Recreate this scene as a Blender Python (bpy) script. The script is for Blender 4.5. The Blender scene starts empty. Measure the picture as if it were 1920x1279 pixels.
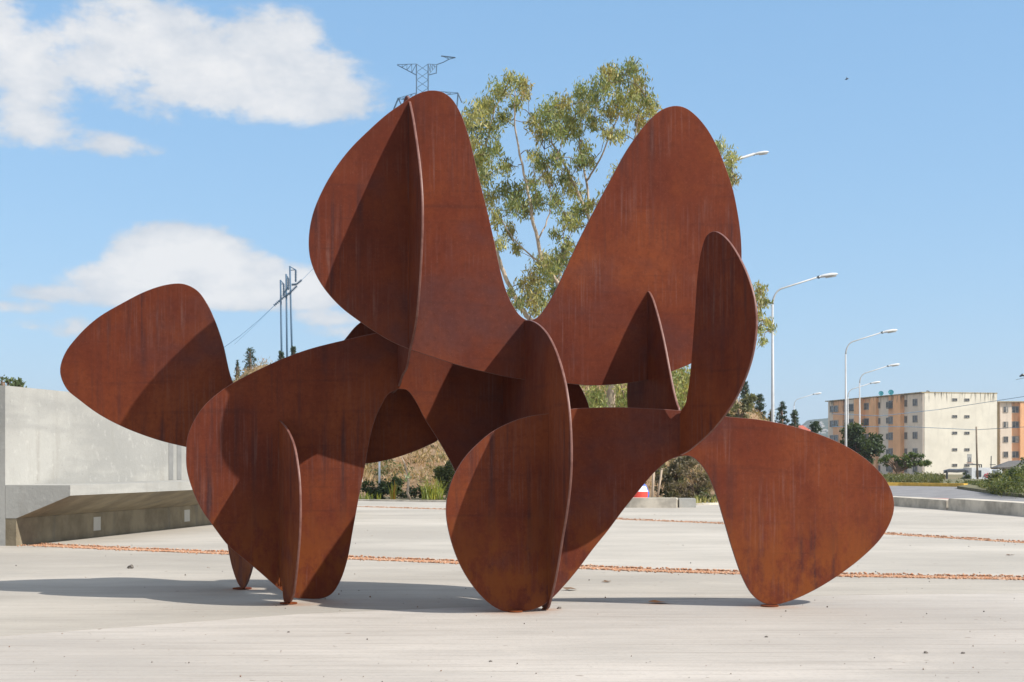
import bpy, bmesh, math, random
import numpy as np
from mathutils import Vector, Matrix, noise

random.seed(7); RS = np.random.RandomState(11)
SC = bpy.context.scene
COL = SC.collection
R = math.radians

# ------------------------------------------------------------------ camera
F = 2666.7            # focal length in photo pixels (photo 1920 wide, 50 mm lens)
HX, HY = 960.0, 867.0 # vanishing centre of the photo
CAMZ = 1.0
cam = bpy.data.cameras.new('camera'); co = bpy.data.objects.new('camera', cam); COL.objects.link(co)
cam.lens = 50; cam.sensor_width = 36; cam.shift_y = (HY - 639.5) / 1920.0
cam.clip_start = 0.1; cam.clip_end = 8000
co.location = (0, 0, CAMZ); co.rotation_euler = (R(90), 0, 0)
SC.camera = co

# ------------------------------------------------------------------ light and sky
SUN = Vector((1.503, -0.706, 1.50)).normalized()
sun_el = math.asin(SUN.z); sun_az = math.atan2(SUN.x, SUN.y)      # azimuth from +Y towards +X
sl = bpy.data.lights.new('sun', 'SUN'); so = bpy.data.objects.new('sun', sl); COL.objects.link(so)
sl.energy = 4.7; sl.angle = R(0.53); sl.color = (1.0, 0.945, 0.86)
so.rotation_euler = SUN.to_track_quat('Z', 'Y').to_euler(); so.location = (20, -10, 30)

W = bpy.data.worlds.new('World'); SC.world = W; W.use_nodes = True
def build_world():
    nt = W.node_tree; nt.nodes.clear(); N = nt.nodes; L = nt.links
    def new(t, **k):
        n = N.new(t)
        for a, b in k.items(): setattr(n, a, b)
        return n
    def mth(op, a, b=None, c=None, clamp=False):
        n = new('ShaderNodeMath', operation=op, use_clamp=clamp)
        for i, v in enumerate((a, b, c)):
            if v is None: continue
            if isinstance(v, (int, float)): n.inputs[i].default_value = v
            else: L.new(v, n.inputs[i])
        return n.outputs[0]
    out = new('ShaderNodeOutputWorld'); bg = new('ShaderNodeBackground'); bg.inputs['Strength'].default_value = SKY
    sky = new('ShaderNodeTexSky', sky_type='NISHITA', sun_disc=False)
    sky.sun_elevation = sun_el; sky.sun_rotation = sun_az
    sky.altitude = 300; sky.air_density = 1.0; sky.dust_density = 0.4; sky.ozone_density = 1.6
    tc = new('ShaderNodeTexCoord'); sep = new('ShaderNodeSeparateXYZ'); L.new(tc.outputs['Generated'], sep.inputs[0])
    az = mth('ARCTAN2', sep.outputs[0], sep.outputs[1]); el = mth('ARCSINE', sep.outputs[2])
    comb = new('ShaderNodeCombineXYZ'); L.new(mth('MULTIPLY', az, 1.0), comb.inputs[0]); L.new(mth('MULTIPLY', el, 1.7), comb.inputs[1])
    def nz(scale, detail, rough, off=0.0, dist=0.0):
        n = new('ShaderNodeTexNoise'); n.noise_dimensions = '3D'
        m = new('ShaderNodeMapping'); m.inputs['Location'].default_value = (off, off * .7, off * .3); L.new(comb.outputs[0], m.inputs[0])
        L.new(m.outputs[0], n.inputs['Vector']); n.inputs['Scale'].default_value = scale; n.inputs['Detail'].default_value = detail
        n.inputs['Roughness'].default_value = rough; n.inputs['Distortion'].default_value = dist
        return n.outputs['Fac']
    n1 = nz(16, 9, .58, 2.3, .25); n2 = nz(48, 8, .62, 5.1); n0 = nz(2.6, 8, .6, 8.8)
    # clouds as they stand in the sky: azimuth, elevation, half-width, half-height, weight
    def A(px, py): return math.atan((px - HX) / F), math.atan((HY - py) / math.hypot(F, px - HX))
    blobs = [(300,95,130,62,1.3),(190,130,70,55,1.15),(385,115,110,66,1.35),(480,100,100,58,1.25),(520,165,130,52,1.3),(400,165,150,50,1.1),(620,185,80,34,1.1),(560,140,60,40,.8),
             (40,150,95,85,1.05),(0,70,60,90,.95),(210,272,75,24,.85),(60,235,90,55,.85),(330,190,180,50,.72),(110,265,130,35,.62),(440,215,120,35,.62),
             (342,487,62,34,1.9),(300,505,60,30,1.7),(395,500,62,32,1.75),(270,530,85,26,1.5),(440,525,85,30,1.6),(215,546,70,20,1.1),(510,546,130,28,1.55),(370,560,190,18,1.4),(600,560,70,22,1.2),
             (625,597,80,26,1.0),(650,622,90,18,.9),(40,578,80,16,.62),(50,612,60,16,.60),(150,618,50,24,.68),(400,640,70,16,.45),(570,60,60,30,.42),(680,60,40,30,.38)]
    best = None
    for (px, py, rx, ry, wgt) in blobs:
        a0, e0 = A(px, py)
        u = mth('MULTIPLY', mth('SUBTRACT', az, a0), F / rx); v = mth('MULTIPLY', mth('SUBTRACT', el, e0), F / ry)
        vv = mth('MAXIMUM', v, mth('MULTIPLY', v, -1.3))      # flatter base
        d = mth('ADD', mth('MULTIPLY', u, u), mth('MULTIPLY', vv, vv))
        g = mth('SUBTRACT', wgt, mth('MULTIPLY', mth('POWER', d, .8), .42))
        if best is None: best = g
        else:
            sm = new('ShaderNodeMath', operation='SMOOTH_MAX'); L.new(best, sm.inputs[0]); L.new(g, sm.inputs[1]); sm.inputs[2].default_value = .25; best = sm.outputs[0]
    # unseen cloud cover added to lift and neutralise the fill, clearing toward the right
    side = new('ShaderNodeMapRange', interpolation_type='SMOOTHSTEP'); L.new(mth('COSINE', mth('SUBTRACT', az, .25)), side.inputs[0])
    side.inputs[1].default_value = .80; side.inputs[2].default_value = .5; side.inputs[3].default_value = -1.0; side.inputs[4].default_value = .75
    hi = new('ShaderNodeMapRange', interpolation_type='SMOOTHSTEP'); L.new(el, hi.inputs[0]); hi.inputs[1].default_value = .42; hi.inputs[2].default_value = .65; hi.inputs[3].default_value = 0; hi.inputs[4].default_value = 1
    fill_cover = mth('ADD', mth('MULTIPLY', mth('SUBTRACT', n0, .5), 3.0), mth('MAXIMUM', side.outputs[0], mth('SUBTRACT', mth('MULTIPLY', hi.outputs[0], 1.85), 1.0)))
    best = mth('MAXIMUM', best, mth('MINIMUM', fill_cover, 1.2))
    best = mth('MAXIMUM', best, -.6)
    m = mth('ADD', best, mth('ADD', mth('MULTIPLY', mth('SUBTRACT', n1, .5), 1.5), mth('MULTIPLY', mth('SUBTRACT', n2, .5), 1.0)))
    mr = new('ShaderNodeMapRange', interpolation_type='SMOOTHSTEP'); L.new(m, mr.inputs[0])
    mr.inputs[1].default_value = .34; mr.inputs[2].default_value = .92
    mask = mth('MULTIPLY', mr.outputs[0], .90)
    n3 = nz(20, 8, .62, 9.7)
    # cloud body brightness
    cm = new('ShaderNodeMapRange'); L.new(mth('ADD', mth('MULTIPLY', n3, .8), mth('MULTIPLY', m, .35)), cm.inputs[0])
    cm.inputs[1].default_value = .50; cm.inputs[2].default_value = .92
    ccol = new('ShaderNodeMixRGB'); L.new(cm.outputs[0], ccol.inputs[0])
    ccol.inputs[1].default_value = (CLD[0] * .66, CLD[1] * .72, CLD[2] * .80, 1); ccol.inputs[2].default_value = (CLD[0], CLD[1], CLD[2], 1)
    # the photographed sky is more even than the clear-air model: compress its range channel by channel
    sp = new('ShaderNodeSeparateColor'); L.new(sky.outputs[0], sp.inputs[0]); cb = new('ShaderNodeCombineColor')
    for i, (g_, k_) in enumerate(SKY_CURVE):
        L.new(mth('MULTIPLY', mth('POWER', sp.outputs[i], g_), k_), cb.inputs[i])
    mix = new('ShaderNodeMixRGB'); L.new(mask, mix.inputs[0]); L.new(cb.outputs[0], mix.inputs[1]); L.new(ccol.outputs[0], mix.inputs[2])
    L.new(mix.outputs[0], bg.inputs['Color']); L.new(bg.outputs[0], out.inputs['Surface'])
SKY = 0.12; CLD = (5.75, 5.65, 5.55); SKY_CURVE = ((.52, 1.27), (.42, 2.05), (.34, 3.06))
build_world()
vs = SC.view_settings; vs.view_transform = 'Standard'; vs.look = 'None'; vs.exposure = 0.45; vs.gamma = 1.0
try: vs.use_curve_mapping = False
except Exception: pass

# ------------------------------------------------------------------ helpers
def pt(px, py, d):
    return Vector(((px - HX) / F * d, d, CAMZ + (HY - py) / F * d))

def tag(o, label=None, cat=None, group=None, kind=None):
    if label: o['label'] = label
    if cat: o['category'] = cat
    if group: o['group'] = group
    if kind: o['kind'] = kind
    return o

def empty(name, loc=(0, 0, 0), rz=0.0):
    o = bpy.data.objects.new(name, None); COL.objects.link(o); o.location = loc; o.rotation_euler = (0, 0, rz)
    o.empty_display_size = .2
    return o

def link(name, me, mat=None, parent=None, smooth=False):
    o = bpy.data.objects.new(name, me); COL.objects.link(o)
    if mat is not None and len(me.materials) == 0: me.materials.append(mat)
    if parent is not None:
        o.parent = parent
    if smooth:
        me.polygons.foreach_set('use_smooth', [True] * len(me.polygons))
    return o

def mesh(name, verts, faces):
    me = bpy.data.meshes.new(name); me.from_pydata([tuple(v) for v in verts], [], faces); me.update(); return me

class MB:
    """collects shapes into one mesh"""
    def __init__(s): s.v = []; s.f = []
    def add(s, vs_, fs_):
        b = len(s.v); s.v += [tuple(v) for v in vs_]; s.f += [tuple(i + b for i in f) for f in fs_]; return s
    def box(s, x0, x1, y0, y1, z0, z1, M=None):
        vs_ = [Vector(p) for p in ((x0,y0,z0),(x1,y0,z0),(x1,y1,z0),(x0,y1,z0),(x0,y0,z1),(x1,y0,z1),(x1,y1,z1),(x0,y1,z1))]
        if M is not None: vs_ = [M @ v for v in vs_]
        return s.add(vs_, [(0,3,2,1),(4,5,6,7),(0,1,5,4),(1,2,6,5),(2,3,7,6),(3,0,4,7)])
    def tube(s, pts, rad, n=8, cap=True):
        pts = [Vector(p) for p in pts]; m = len(pts)
        if isinstance(rad, (int, float)): rad = [rad] * m
        rings = []; up = None
        for i, p in enumerate(pts):
            t = (pts[min(i + 1, m - 1)] - pts[max(i - 1, 0)]).normalized()
            if up is None: up = Vector((0, 0, 1)) if abs(t.z) < .9 else Vector((1, 0, 0))
            a = t.cross(up).normalized(); b = a.cross(t).normalized(); up = b
            rings.append([p + (a * math.cos(k * 2 * math.pi / n) + b * math.sin(k * 2 * math.pi / n)) * rad[i] for k in range(n)])
        vs_ = [v for r in rings for v in r]; fs_ = []
        for i in range(m - 1):
            for k in range(n):
                a0 = i * n + k; a1 = i * n + (k + 1) % n
                fs_.append((a0, a0 + n, a1 + n, a1))
        if cap:
            fs_.append(tuple(range(n))); fs_.append(tuple(range((m - 1) * n, m * n))[::-1])
        return s.add(vs_, fs_)
    def build(s, name, mat=None, parent=None, smooth=False):
        return link(name, mesh(name, s.v, s.f), mat, parent, smooth)

def spline(pts, n=6, closed=True):
    """centripetal-ish Catmull-Rom through 2D points; a point given as (a, b, 1) is a corner"""
    P = [np.array(p[:2], float) for p in pts]; C = [len(p) > 2 for p in pts]; m = len(P); out = []
    for i in range(m if closed else m - 1):
        p1, p2 = P[i], P[(i + 1) % m]
        p0 = P[(i - 1) % m] if (closed or i > 0) else p1
        p3 = P[(i + 2) % m] if (closed or i < m - 2) else p2
        d1 = max(np.linalg.norm(p1 - p0), 1e-6); d2 = max(np.linalg.norm(p2 - p1), 1e-6); d3 = max(np.linalg.norm(p3 - p2), 1e-6)
        t1 = ((p1 - p0) / d1 * d2 + (p2 - p1)) / (1 + 0) * .5; t2 = ((p2 - p1) + (p3 - p2) / d3 * d2) * .5
        if C[i]: t1 = p2 - p1
        if C[(i + 1) % m]: t2 = p2 - p1
        for k in range(n):
            t = k / n; t_2 = t * t; t_3 = t_2 * t
            out.append((2*t_3 - 3*t_2 + 1) * p1 + (t_3 - 2*t_2 + t) * t1 + (-2*t_3 + 3*t_2) * p2 + (t_3 - t_2) * t2)
    return out

# ------------------------------------------------------------------ materials
class Mat:
    def __init__(s, name, rough=.7, spec=.5):
        s.m = bpy.data.materials.new(name); s.m.use_nodes = True; s.nt = s.m.node_tree; s.N = s.nt.nodes; s.L = s.nt.links
        s.b = s.N['Principled BSDF']; s.b.inputs['Roughness'].default_value = rough; s.b.inputs['Specular IOR Level'].default_value = spec
        s.tc = s.N.new('ShaderNodeTexCoord')
        s.vec = s.tc.outputs['Object']
    def n(s, t, **k):
        x = s.N.new(t)
        for a, b in k.items(): setattr(x, a, b)
        return x
    def mapping(s, scale=(1, 1, 1), loc=(0, 0, 0), rot=(0, 0, 0), vec=None):
        x = s.n('ShaderNodeMapping'); x.inputs['Scale'].default_value = scale; x.inputs['Location'].default_value = loc; x.inputs['Rotation'].default_value = rot
        s.L.new(vec or s.vec, x.inputs[0]); return x.outputs[0]
    def noise(s, scale, detail=4, rough=.5, stretch=(1, 1, 1), loc=(0, 0, 0), rot=(0, 0, 0), dist=0):
        x = s.n('ShaderNodeTexNoise'); s.L.new(s.mapping(stretch, loc, rot), x.inputs['Vector'])
        x.inputs['Scale'].default_value = scale; x.inputs['Detail'].default_value = detail; x.inputs['Roughness'].default_value = rough; x.inputs['Distortion'].default_value = dist
        return x.outputs['Fac']
    def mr(s, v, a, b, c=0., d=1., smooth=True):
        x = s.n('ShaderNodeMapRange'); 
        if smooth: x.interpolation_type = 'SMOOTHSTEP'
        s.L.new(v, x.inputs[0]); x.inputs[1].default_value = a; x.inputs[2].default_value = b; x.inputs[3].default_value = c; x.inputs[4].default_value = d
        return x.outputs[0]
    def math(s, op, a, b=0.):
        x = s.n('ShaderNodeMath', operation=op)
        for i, v in enumerate((a, b)):
            if isinstance(v, (int, float)): x.inputs[i].default_value = v
            else: s.L.new(v, x.inputs[i])
        return x.outputs[0]
    def mix(s, f, a, b, mode='MIX'):
        x = s.n('ShaderNodeMixRGB', blend_type=mode)
        for i, v in enumerate((f, a, b)):
            if isinstance(v, (int, float)): x.inputs[i].default_value = v
            elif isinstance(v, tuple): x.inputs[i].default_value = (*v[:3], 1)
            else: s.L.new(v, x.inputs[i])
        return x.outputs[0]
    def ramp(s, v, stops):
        x = s.n('ShaderNodeValToRGB'); cr = x.color_ramp
        while len(cr.elements) < len(stops): cr.elements.new(.5)
        for e, (p, c) in zip(cr.elements, stops): e.position = p; e.color = (*c, 1)
        s.L.new(v, x.inputs[0]); return x.outputs[0]
    def col(s, v):
        if isinstance(v, tuple): s.b.inputs['Base Color'].default_value = (*v[:3], 1)
        else: s.L.new(v, s.b.inputs['Base Color'])
        return s
    def rough(s, v): s.L.new(v, s.b.inputs['Roughness']); return s
    def bump(s, h, strength=.3, dist=.01):
        x = s.n('ShaderNodeBump'); s.L.new(h, x.inputs['Height']); x.inputs['Strength'].default_value = strength; x.inputs['Distance'].default_value = dist
        s.L.new(x.outputs[0], s.b.inputs['Normal']); return s

def simple(name, c, rough=.7, var=.12, scale=6, stretch=(1, 1, 1), metal=0., bump=0.):
    M = Mat(name, rough); f = M.noise(scale, 5, .6, stretch)
    a = tuple(x * (1 - var) for x in c); b = tuple(min(1, x * (1 + var)) for x in c)
    M.col(M.mix(M.mr(f, .3, .7), a, b)); M.b.inputs['Metallic'].default_value = metal
    if bump: M.bump(f, bump, .02)
    return M.m

def rust_mat():
    M = Mat('weathering_steel', .7, .04)
    big = M.noise(.9, 4, .6, loc=(3, 1, 8))
    mid = M.noise(4.5, 6, .65, (1, 1, .55), loc=(1, 7, 2))
    streak = M.noise(5.0, 6, .62, (3.2, 1, .16), loc=(5, 0, 0))
    fine_st = M.noise(22, 5, .6, (2.6, 1, .10), loc=(0, 4, 9))
    scale_ = M.noise(26, 6, .75)
    speck = M.noise(150, 2, .5)
    hor = M.noise(3, 5, .6, (.35, 1, 6), loc=(0, 2, 5))
    c = M.ramp(big, [(.30, (.100, .0255, .0150)), (.5, (.150, .0375, .0180)), (.70, (.205, .0560, .0215))])
    c = M.mix(M.mr(mid, .38, .72, 0, .65), c, (.105, .0260, .0160))
    c = M.mix(M.mr(M.noise(2.2, 5, .62, loc=(9, 9, 1)), .50, .72, 0, .45), c, (.215, .0580, .0200))
    c = M.mix(M.math('MULTIPLY', M.mr(streak, .46, .70), M.mr(M.noise(.8, 3, .5, loc=(6, 1, 5)), .44, .62, .0, .95)), c, (.052, .026, .026))
    c = M.mix(M.math('MULTIPLY', M.mr(fine_st, .48, .74), M.mr(M.noise(1.6, 3, .5, loc=(2, 2, 2)), .42, .64, 0, .55)), c, (.190, .105, .085))
    c = M.mix(M.mr(hor, .54, .76, 0, .45), c, (.060, .023, .020))
    c = M.mix(M.mr(M.noise(.75, 5, .6, (1, 1, 1.3), loc=(11, 3, 6)), .52, .70, 0, .75), c, (.088, .040, .038))
    c = M.mix(M.mr(scale_, .42, .72, 0, .38), c, (.070, .0200, .0130))
    c = M.mix(M.mr(M.noise(60, 4, .8, loc=(3, 3, 3)), .54, .72, 0, .30), c, (.25, .085, .042))
    c = M.mix(M.mr(speck, .66, .74, 0, .30), c, (.32, .16, .10))
    # more orange in patches toward the foot of the plates
    sep = M.n('ShaderNodeSeparateXYZ'); M.L.new(M.vec, sep.inputs[0])
    low = M.mr(M.math('ADD', sep.outputs[2], M.math('MULTIPLY', mid, .5)), .35, 1.25, .75, 0)
    c = M.mix(M.math('MULTIPLY', low, M.mr(M.noise(6, 6, .7, (1, 1, .6), loc=(4, 4, 4)), .40, .58)), c, (.215, .066, .018))
    c = M.mix(1.0, c, (.88, .86, .90), 'MULTIPLY')
    M.col(c)
    M.rough(M.mr(mid, .3, .7, .58, .80))
    h = M.math('ADD', M.math('MULTIPLY', scale_, .6), M.math('MULTIPLY', speck, .35))
    M.bump(h, .22, .003)
    return M.m
RUST = rust_mat()
def edge_mat():
    M = Mat('cut_steel_edge', .5, .5)
    M.col(M.mix(M.mr(M.noise(18, 5, .6), .35, .7), (.18, .080, .062), (.12, .042, .030)))
    return M.m
EDGE = edge_mat()

def concrete_ground(name, lit, broom, seed):
    M = Mat(name, .86, .3)
    rot = (0, 0, R(-3))
    big = M.noise(.22, 5, .6, (1, 1.6, 1), loc=(seed, 2, 0)); mid = M.noise(1.3, 6, .62, (.5, 1.5, 1), loc=(seed, 0, 0), rot=rot)
    fine = M.noise(30, 5, .7, loc=(0, seed, 0)); 
    st = M.noise(4, 5, .65, (.11, 2.2, 1), loc=(seed, 5, 0), rot=rot)
    st2 = M.noise(10, 5, .65, (.09, 2.2, 1), loc=(seed, 1, 0), rot=rot)
    a = tuple(x * .80 for x in lit); b = tuple(min(1, x * 1.10) for x in lit)
    c = M.mix(M.mr(big, .32, .68), a, b)
    c = M.mix(M.mr(mid, .42, .74, 0, .5), c, tuple(x * y for x, y in zip(lit, (.74, .755, .76))))
    c = M.mix(M.mr(st, .46, .68, 0, .30 * broom), c, tuple(x * y for x, y in zip(lit, (.62, .60, .58))))
    c = M.mix(M.mr(st2, .50, .66, 0, .60 * broom), c, tuple(x * y for x, y in zip(lit, (.58, .56, .54))))
    c = M.mix(M.mr(M.noise(.8, 6, .7, loc=(7, seed, 0)), .60, .72, 0, .35), c, tuple(min(1, x * y) for x, y in zip(lit, (1.22, 1.2, 1.16))))
    c = M.mix(M.mr(fine, .52, .72, 0, .55), c, tuple(x * .66 for x in lit))
    c = M.mix(M.mr(M.noise(14, 2, .4, loc=(seed, seed, 0)), .735, .76, 0, .7), c, (.16, .12, .09))
    for (fx, fy, fr) in ((-1.56, 10.0, .20), (-2.12, 11.2, .17), (.02, 9.50, .30), (.24, 9.66, .14), (1.79, 9.87, .24), (1.02, 10.05, .12)):
        vd = M.n('ShaderNodeVectorMath', operation='DISTANCE'); M.L.new(M.mapping((.75, 1, 1)), vd.inputs[0]); vd.inputs[1].default_value = (fx * .75, fy, 0)
        f = M.mr(M.math('ADD', vd.outputs['Value'], M.math('MULTIPLY', M.noise(9, 5, .65, loc=(fx, fy, 1)), .22)), .09, fr + .11, .55, 0)
        c = M.mix(f, c, (.34, .17, .085))
    M.col(c)
    h = M.math('ADD', M.math('MULTIPLY', st2, 1.0 * broom), M.math('ADD', M.math('MULTIPLY', fine, .35), M.math('MULTIPLY', st, .8 * broom)))
    M.bump(h, .8, .012)
    return M.m
CONC_FRONT = concrete_ground('brushed_pale_concrete', (.455, .418, .380), .75, 1.0)
CONC_MID = concrete_ground('smooth_grey_concrete', (.412, .378, .332), .55, 4.0)
CONC_BACK = concrete_ground('grey_concrete_far', (.445, .412, .366), .45, 9.0)

def concrete_wall():
    M = Mat('cast_concrete', .85, .3)
    c = M.mix(M.mr(M.noise(.7, 6, .62), .3, .7), (.30, .295, .275), (.385, .378, .352))
    c = M.mix(M.mr(M.noise(2.0, 5, .6, (1.5, 1.5, .25), loc=(3, 3, 3)), .52, .72, 0, .5), c, (.27, .255, .225))
    c = M.mix(M.mr(M.noise(.9, 4, .55, (.3, .3, 2.4), loc=(1, 8, 3)), .50, .62, 0, .5), c, (.25, .25, .24))
    c = M.mix(M.mr(M.noise(40, 2, .5), .70, .74, 0, .6), c, (.12, .11, .10))
    c = M.mix(M.mr(M.noise(10, 6, .7), .55, .72, 0, .45), c, (.50, .49, .46))
    M.col(c); M.bump(M.noise(14, 8, .7), .4, .015); return M.m
CWALL = concrete_wall()
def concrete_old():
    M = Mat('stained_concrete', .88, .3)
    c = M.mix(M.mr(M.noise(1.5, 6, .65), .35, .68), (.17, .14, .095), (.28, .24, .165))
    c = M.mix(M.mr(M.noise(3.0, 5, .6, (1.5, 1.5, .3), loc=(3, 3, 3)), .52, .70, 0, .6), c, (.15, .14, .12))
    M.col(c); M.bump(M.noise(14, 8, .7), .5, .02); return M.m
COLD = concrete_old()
KERB = simple('kerb_concrete', (.48, .435, .365), .85, .3, 2.4, bump=.5)
STEELG = simple('galvanised_steel', (.44, .45, .46), .45, .08, 4)
LAMPHEAD = simple('lamp_housing', (.60, .61, .62), .4, .05, 6)
DARKM = simple('dark_metal', (.05, .06, .07), .5, .2)

def leaf_mat(name, base, trans=.35):
    M = Mat(name, .5, .4)
    at = M.n('ShaderNodeAttribute'); at.attribute_name = 'tint'
    c = M.mix(1.0, base, at.outputs['Color'], 'MULTIPLY')
    M.col(c)
    tr = M.n('ShaderNodeBsdfTranslucent'); M.L.new(M.mix(1.0, c, (1.6, 1.5, .6), 'MULTIPLY'), tr.inputs[0])
    mx = M.n('ShaderNodeMixShader'); mx.inputs[0].default_value = trans
    out = M.N['Material Output']
    M.L.new(M.b.outputs[0], mx.inputs[1]); M.L.new(tr.outputs[0], mx.inputs[2]); M.L.new(mx.outputs[0], out.inputs[0])
    return M.m
LEAF = leaf_mat('foliage', (1, 1, 1))
BARK_PALE = simple('pale_bark', (.42, .33, .25), .8, .3, 9, (1, 1, .3), bump=.5)
BARK = simple('brown_bark', (.16, .11, .08), .85, .3, 9, (1, 1, .3), bump=.5)

# ------------------------------------------------------------------ ground sheets
def gz(y):      # the land falls a little beyond the road
    if y < 60: return 0.
    if y < 260: return -(y - 60) * .0052
    return -200 * .0052
def ground():
    ys = [-60, -20, 0, 10, 20, 40, 60, 80, 110, 150, 200, 260, 400, 800, 1600, 3200, 6000]
    vs_ = []; fs_ = []
    for y in ys:
        w = 60 + abs(y) * 1.2 + 200
        for k in range(5): vs_.append(((k / 4 - .5) * 2 * w, y, gz(y) - .03))
    for i in range(len(ys) - 1):
        for k in range(4): a = i * 5 + k; fs_.append((a, a + 1, a + 6, a + 5))
    M = Mat('dry_soil', .95, .2)
    c = M.mix(M.mr(M.noise(.25, 7, .6), .35, .68), (.20, .16, .10), (.11, .12, .055))
    c = M.mix(M.mr(M.noise(4, 6, .7), .4, .7, 0, .6), c, (.28, .22, .14)); M.col(c); M.bump(M.noise(8, 8, .7), .7, .05)
    tag(link('ground', mesh('ground', vs_, fs_), M.m), kind='structure', label='dry soil and thin grass around the plaza')
ground()

def slab(name, poly, z, mat, t=.05, label=None, kind='structure'):
    n = len(poly); vs_ = [(x, y, z) for x, y in poly] + [(x, y, z - t) for x, y in poly]
    fs_ = [tuple(range(n))] + [(i, i + n, (i + 1) % n + n, (i + 1) % n) for i in range(n)]
    o = link(name, mesh(name, vs_, fs_), mat); tag(o, label=label, kind=kind); return o

# gravel joints as polylines (x, y) : centre lines
def gp(px, py): d = F * CAMZ / (py - HY); return ((px - HX) / F * d, d)
J1 = [gp(20, 1019.5), gp(200, 1028), gp(420, 1037), gp(700, 1048), gp(960, 1058.5), gp(1240, 1070), gp(1500, 1077), gp(1920, 1084.5), gp(2250, 1092)]
J2 = [gp(676, 950), gp(840, 955), gp(1000, 962), gp(1165, 973.5), gp(1350, 981), gp(1660, 1000.5), gp(1920, 1017), gp(2100, 1027)]
def offs(line, w):
    out = []
    for i, (x, y) in enumerate(line):
        a = line[max(i - 1, 0)]; b = line[min(i + 1, len(line) - 1)]
        d = Vector((b[0] - a[0], b[1] - a[1])).normalized(); n_ = Vector((-d.y, d.x))
        out.append((x + n_.x * w, y + n_.y * w))
    return out
W1, W2 = .18, .15
seamA = [(-14, 1.2), (-2.95, 8.18), (-1.41, 9.38), (.55, 10.2), (2.6, 10.75), (6.5, 11.1), (12, 11.2)]
n1f, n1b = offs(J1, -W1), offs(J1, W1)
n2f, n2b = offs(J2, -W2), offs(J2, W2)
j = .006
slab('concrete_slab', [(-14, -6), (14, -6)] + [(x, y - j) for x, y in seamA[::-1]], 0.0, CONC_FRONT, label='pale brushed concrete slab in the foreground')
slab('concrete_slab', [(x, y + j) for x, y in seamA] + [(14, 11.2)] + n1f[::-1] + [(-14, 19.6)], 0.0, CONC_MID, label='smooth grey concrete slab under the sculpture')
slab('concrete_slab', [(-14, 20.2)] + n1b + [(10.6, 11.0)] + n2f[::-1] + [(-14, 37.)], 0.0, CONC_BACK, label='grey concrete slab between the two gravel joints')
slab('concrete_slab', n2b + [(9.9, 17.2), (9.6, 26.4), (8.9, 33), (7.4, 36.2), (-14, 38.2), (-14, 37.6)], 0.0, CONC_BACK, label='far concrete slab along the planted edge')
slab('plaza_base', [(-14.2, -6.2), (14.2, -6.2), (14.2, 11.0), (10.7, 11.1), (9.7, 20), (9.0, 33), (7.5, 36.3), (-14.2, 38.3)], -.022, simple('gravel_bed', (.42, .21, .12), .9, .3, 40), .004, label='bed under the gravel joints')

def gravel(line, w, count, name, label):
    # pebbles lying loose in the joint, joined because nobody could count them
    base = np.array([(1,0,0),(-1,0,0),(0,1,0),(0,-1,0),(0,0,1),(0,0,-1)], float)
    tri = np.array([(0,2,4),(2,1,4),(1,3,4),(3,0,4),(2,0,5),(1,2,5),(3,1,5),(0,3,5)])
    L_ = np.array(line); seg = np.linalg.norm(np.diff(L_, axis=0), axis=1); cum = np.concatenate([[0], np.cumsum(seg)])
    V = []; Fc = []; C = []
    t = RS.rand(count) * cum[-1]; u = (RS.rand(count) * 2 - 1) * w * 1.04
    # a few pebbles strayed over the edge
    st = RS.rand(count) < .03; u[st] *= 1 + RS.rand(st.sum()) * .8
    pal = np.array([(.50,.21,.10),(.55,.28,.15),(.42,.17,.08),(.60,.38,.25),(.34,.20,.13),(.60,.48,.38),(.52,.24,.11)])
    for i in range(count):
        k = min(np.searchsorted(cum, t[i]) - 1, len(seg) - 1); k = max(k, 0); f = (t[i] - cum[k]) / seg[k]
        p = L_[k] * (1 - f) + L_[k + 1] * f; d = (L_[k + 1] - L_[k]) / seg[k]
        r = .006 + .009 * RS.rand()
        zb = -.019 + .010 * RS.rand() if abs(u[i]) < w else .002
        A_ = RS.rand() * 6.28; ca, sa = math.cos(A_), math.sin(A_)
        b = base * (r * (1 + .3 * RS.rand(6, 1))) * np.array([1.2, .9, .6])
        b = np.stack([b[:, 0] * ca - b[:, 1] * sa, b[:, 0] * sa + b[:, 1] * ca, b[:, 2]], 1)
        V.append(b + np.array([p[0] - d[1] * u[i], p[1] + d[0] * u[i], zb + r * .3])); Fc.append(tri + 6 * i)
        C.append(np.repeat([(pal[RS.randint(6)] * .6 + np.array((.46, .25, .15)) * .4) * (.74 + .28 * RS.rand())], 6, 0))
    me = npmesh(name, np.concatenate(V), np.concatenate(Fc), np.concatenate(C))
    M = Mat('pebbles_' + name, .8, .3); at = M.n('ShaderNodeAttribute'); at.attribute_name = 'tint'; M.col(at.outputs['Color'])
    tag(link(name, me, M.m), kind='stuff', label=label)

def npmesh(name, V, Fc, C=None):
    me = bpy.data.meshes.new(name); nv, nf = len(V), len(Fc); k = Fc.shape[1]
    me.vertices.add(nv); me.vertices.foreach_set('co', V.astype(np.float32).ravel())
    me.loops.add(nf * k); me.loops.foreach_set('vertex_index', Fc.astype(np.int32).ravel())
    me.polygons.add(nf); me.polygons.foreach_set('loop_start', np.arange(0, nf * k, k, dtype=np.int32))
    me.update(calc_edges=True)
    if C is not None:
        a = me.color_attributes.new('tint', 'FLOAT_COLOR', 'POINT')
        a.data.foreach_set('color', np.concatenate([C, np.ones((nv, 1))], 1).astype(np.float32).ravel())
    me.validate(); return me
gravel(J1, W1, 60000, 'gravel', 'orange brown gravel filling the long joint behind the sculpture')
gravel(J2, W2, 42000, 'gravel', 'orange brown gravel in the farther joint of the plaza')

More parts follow.
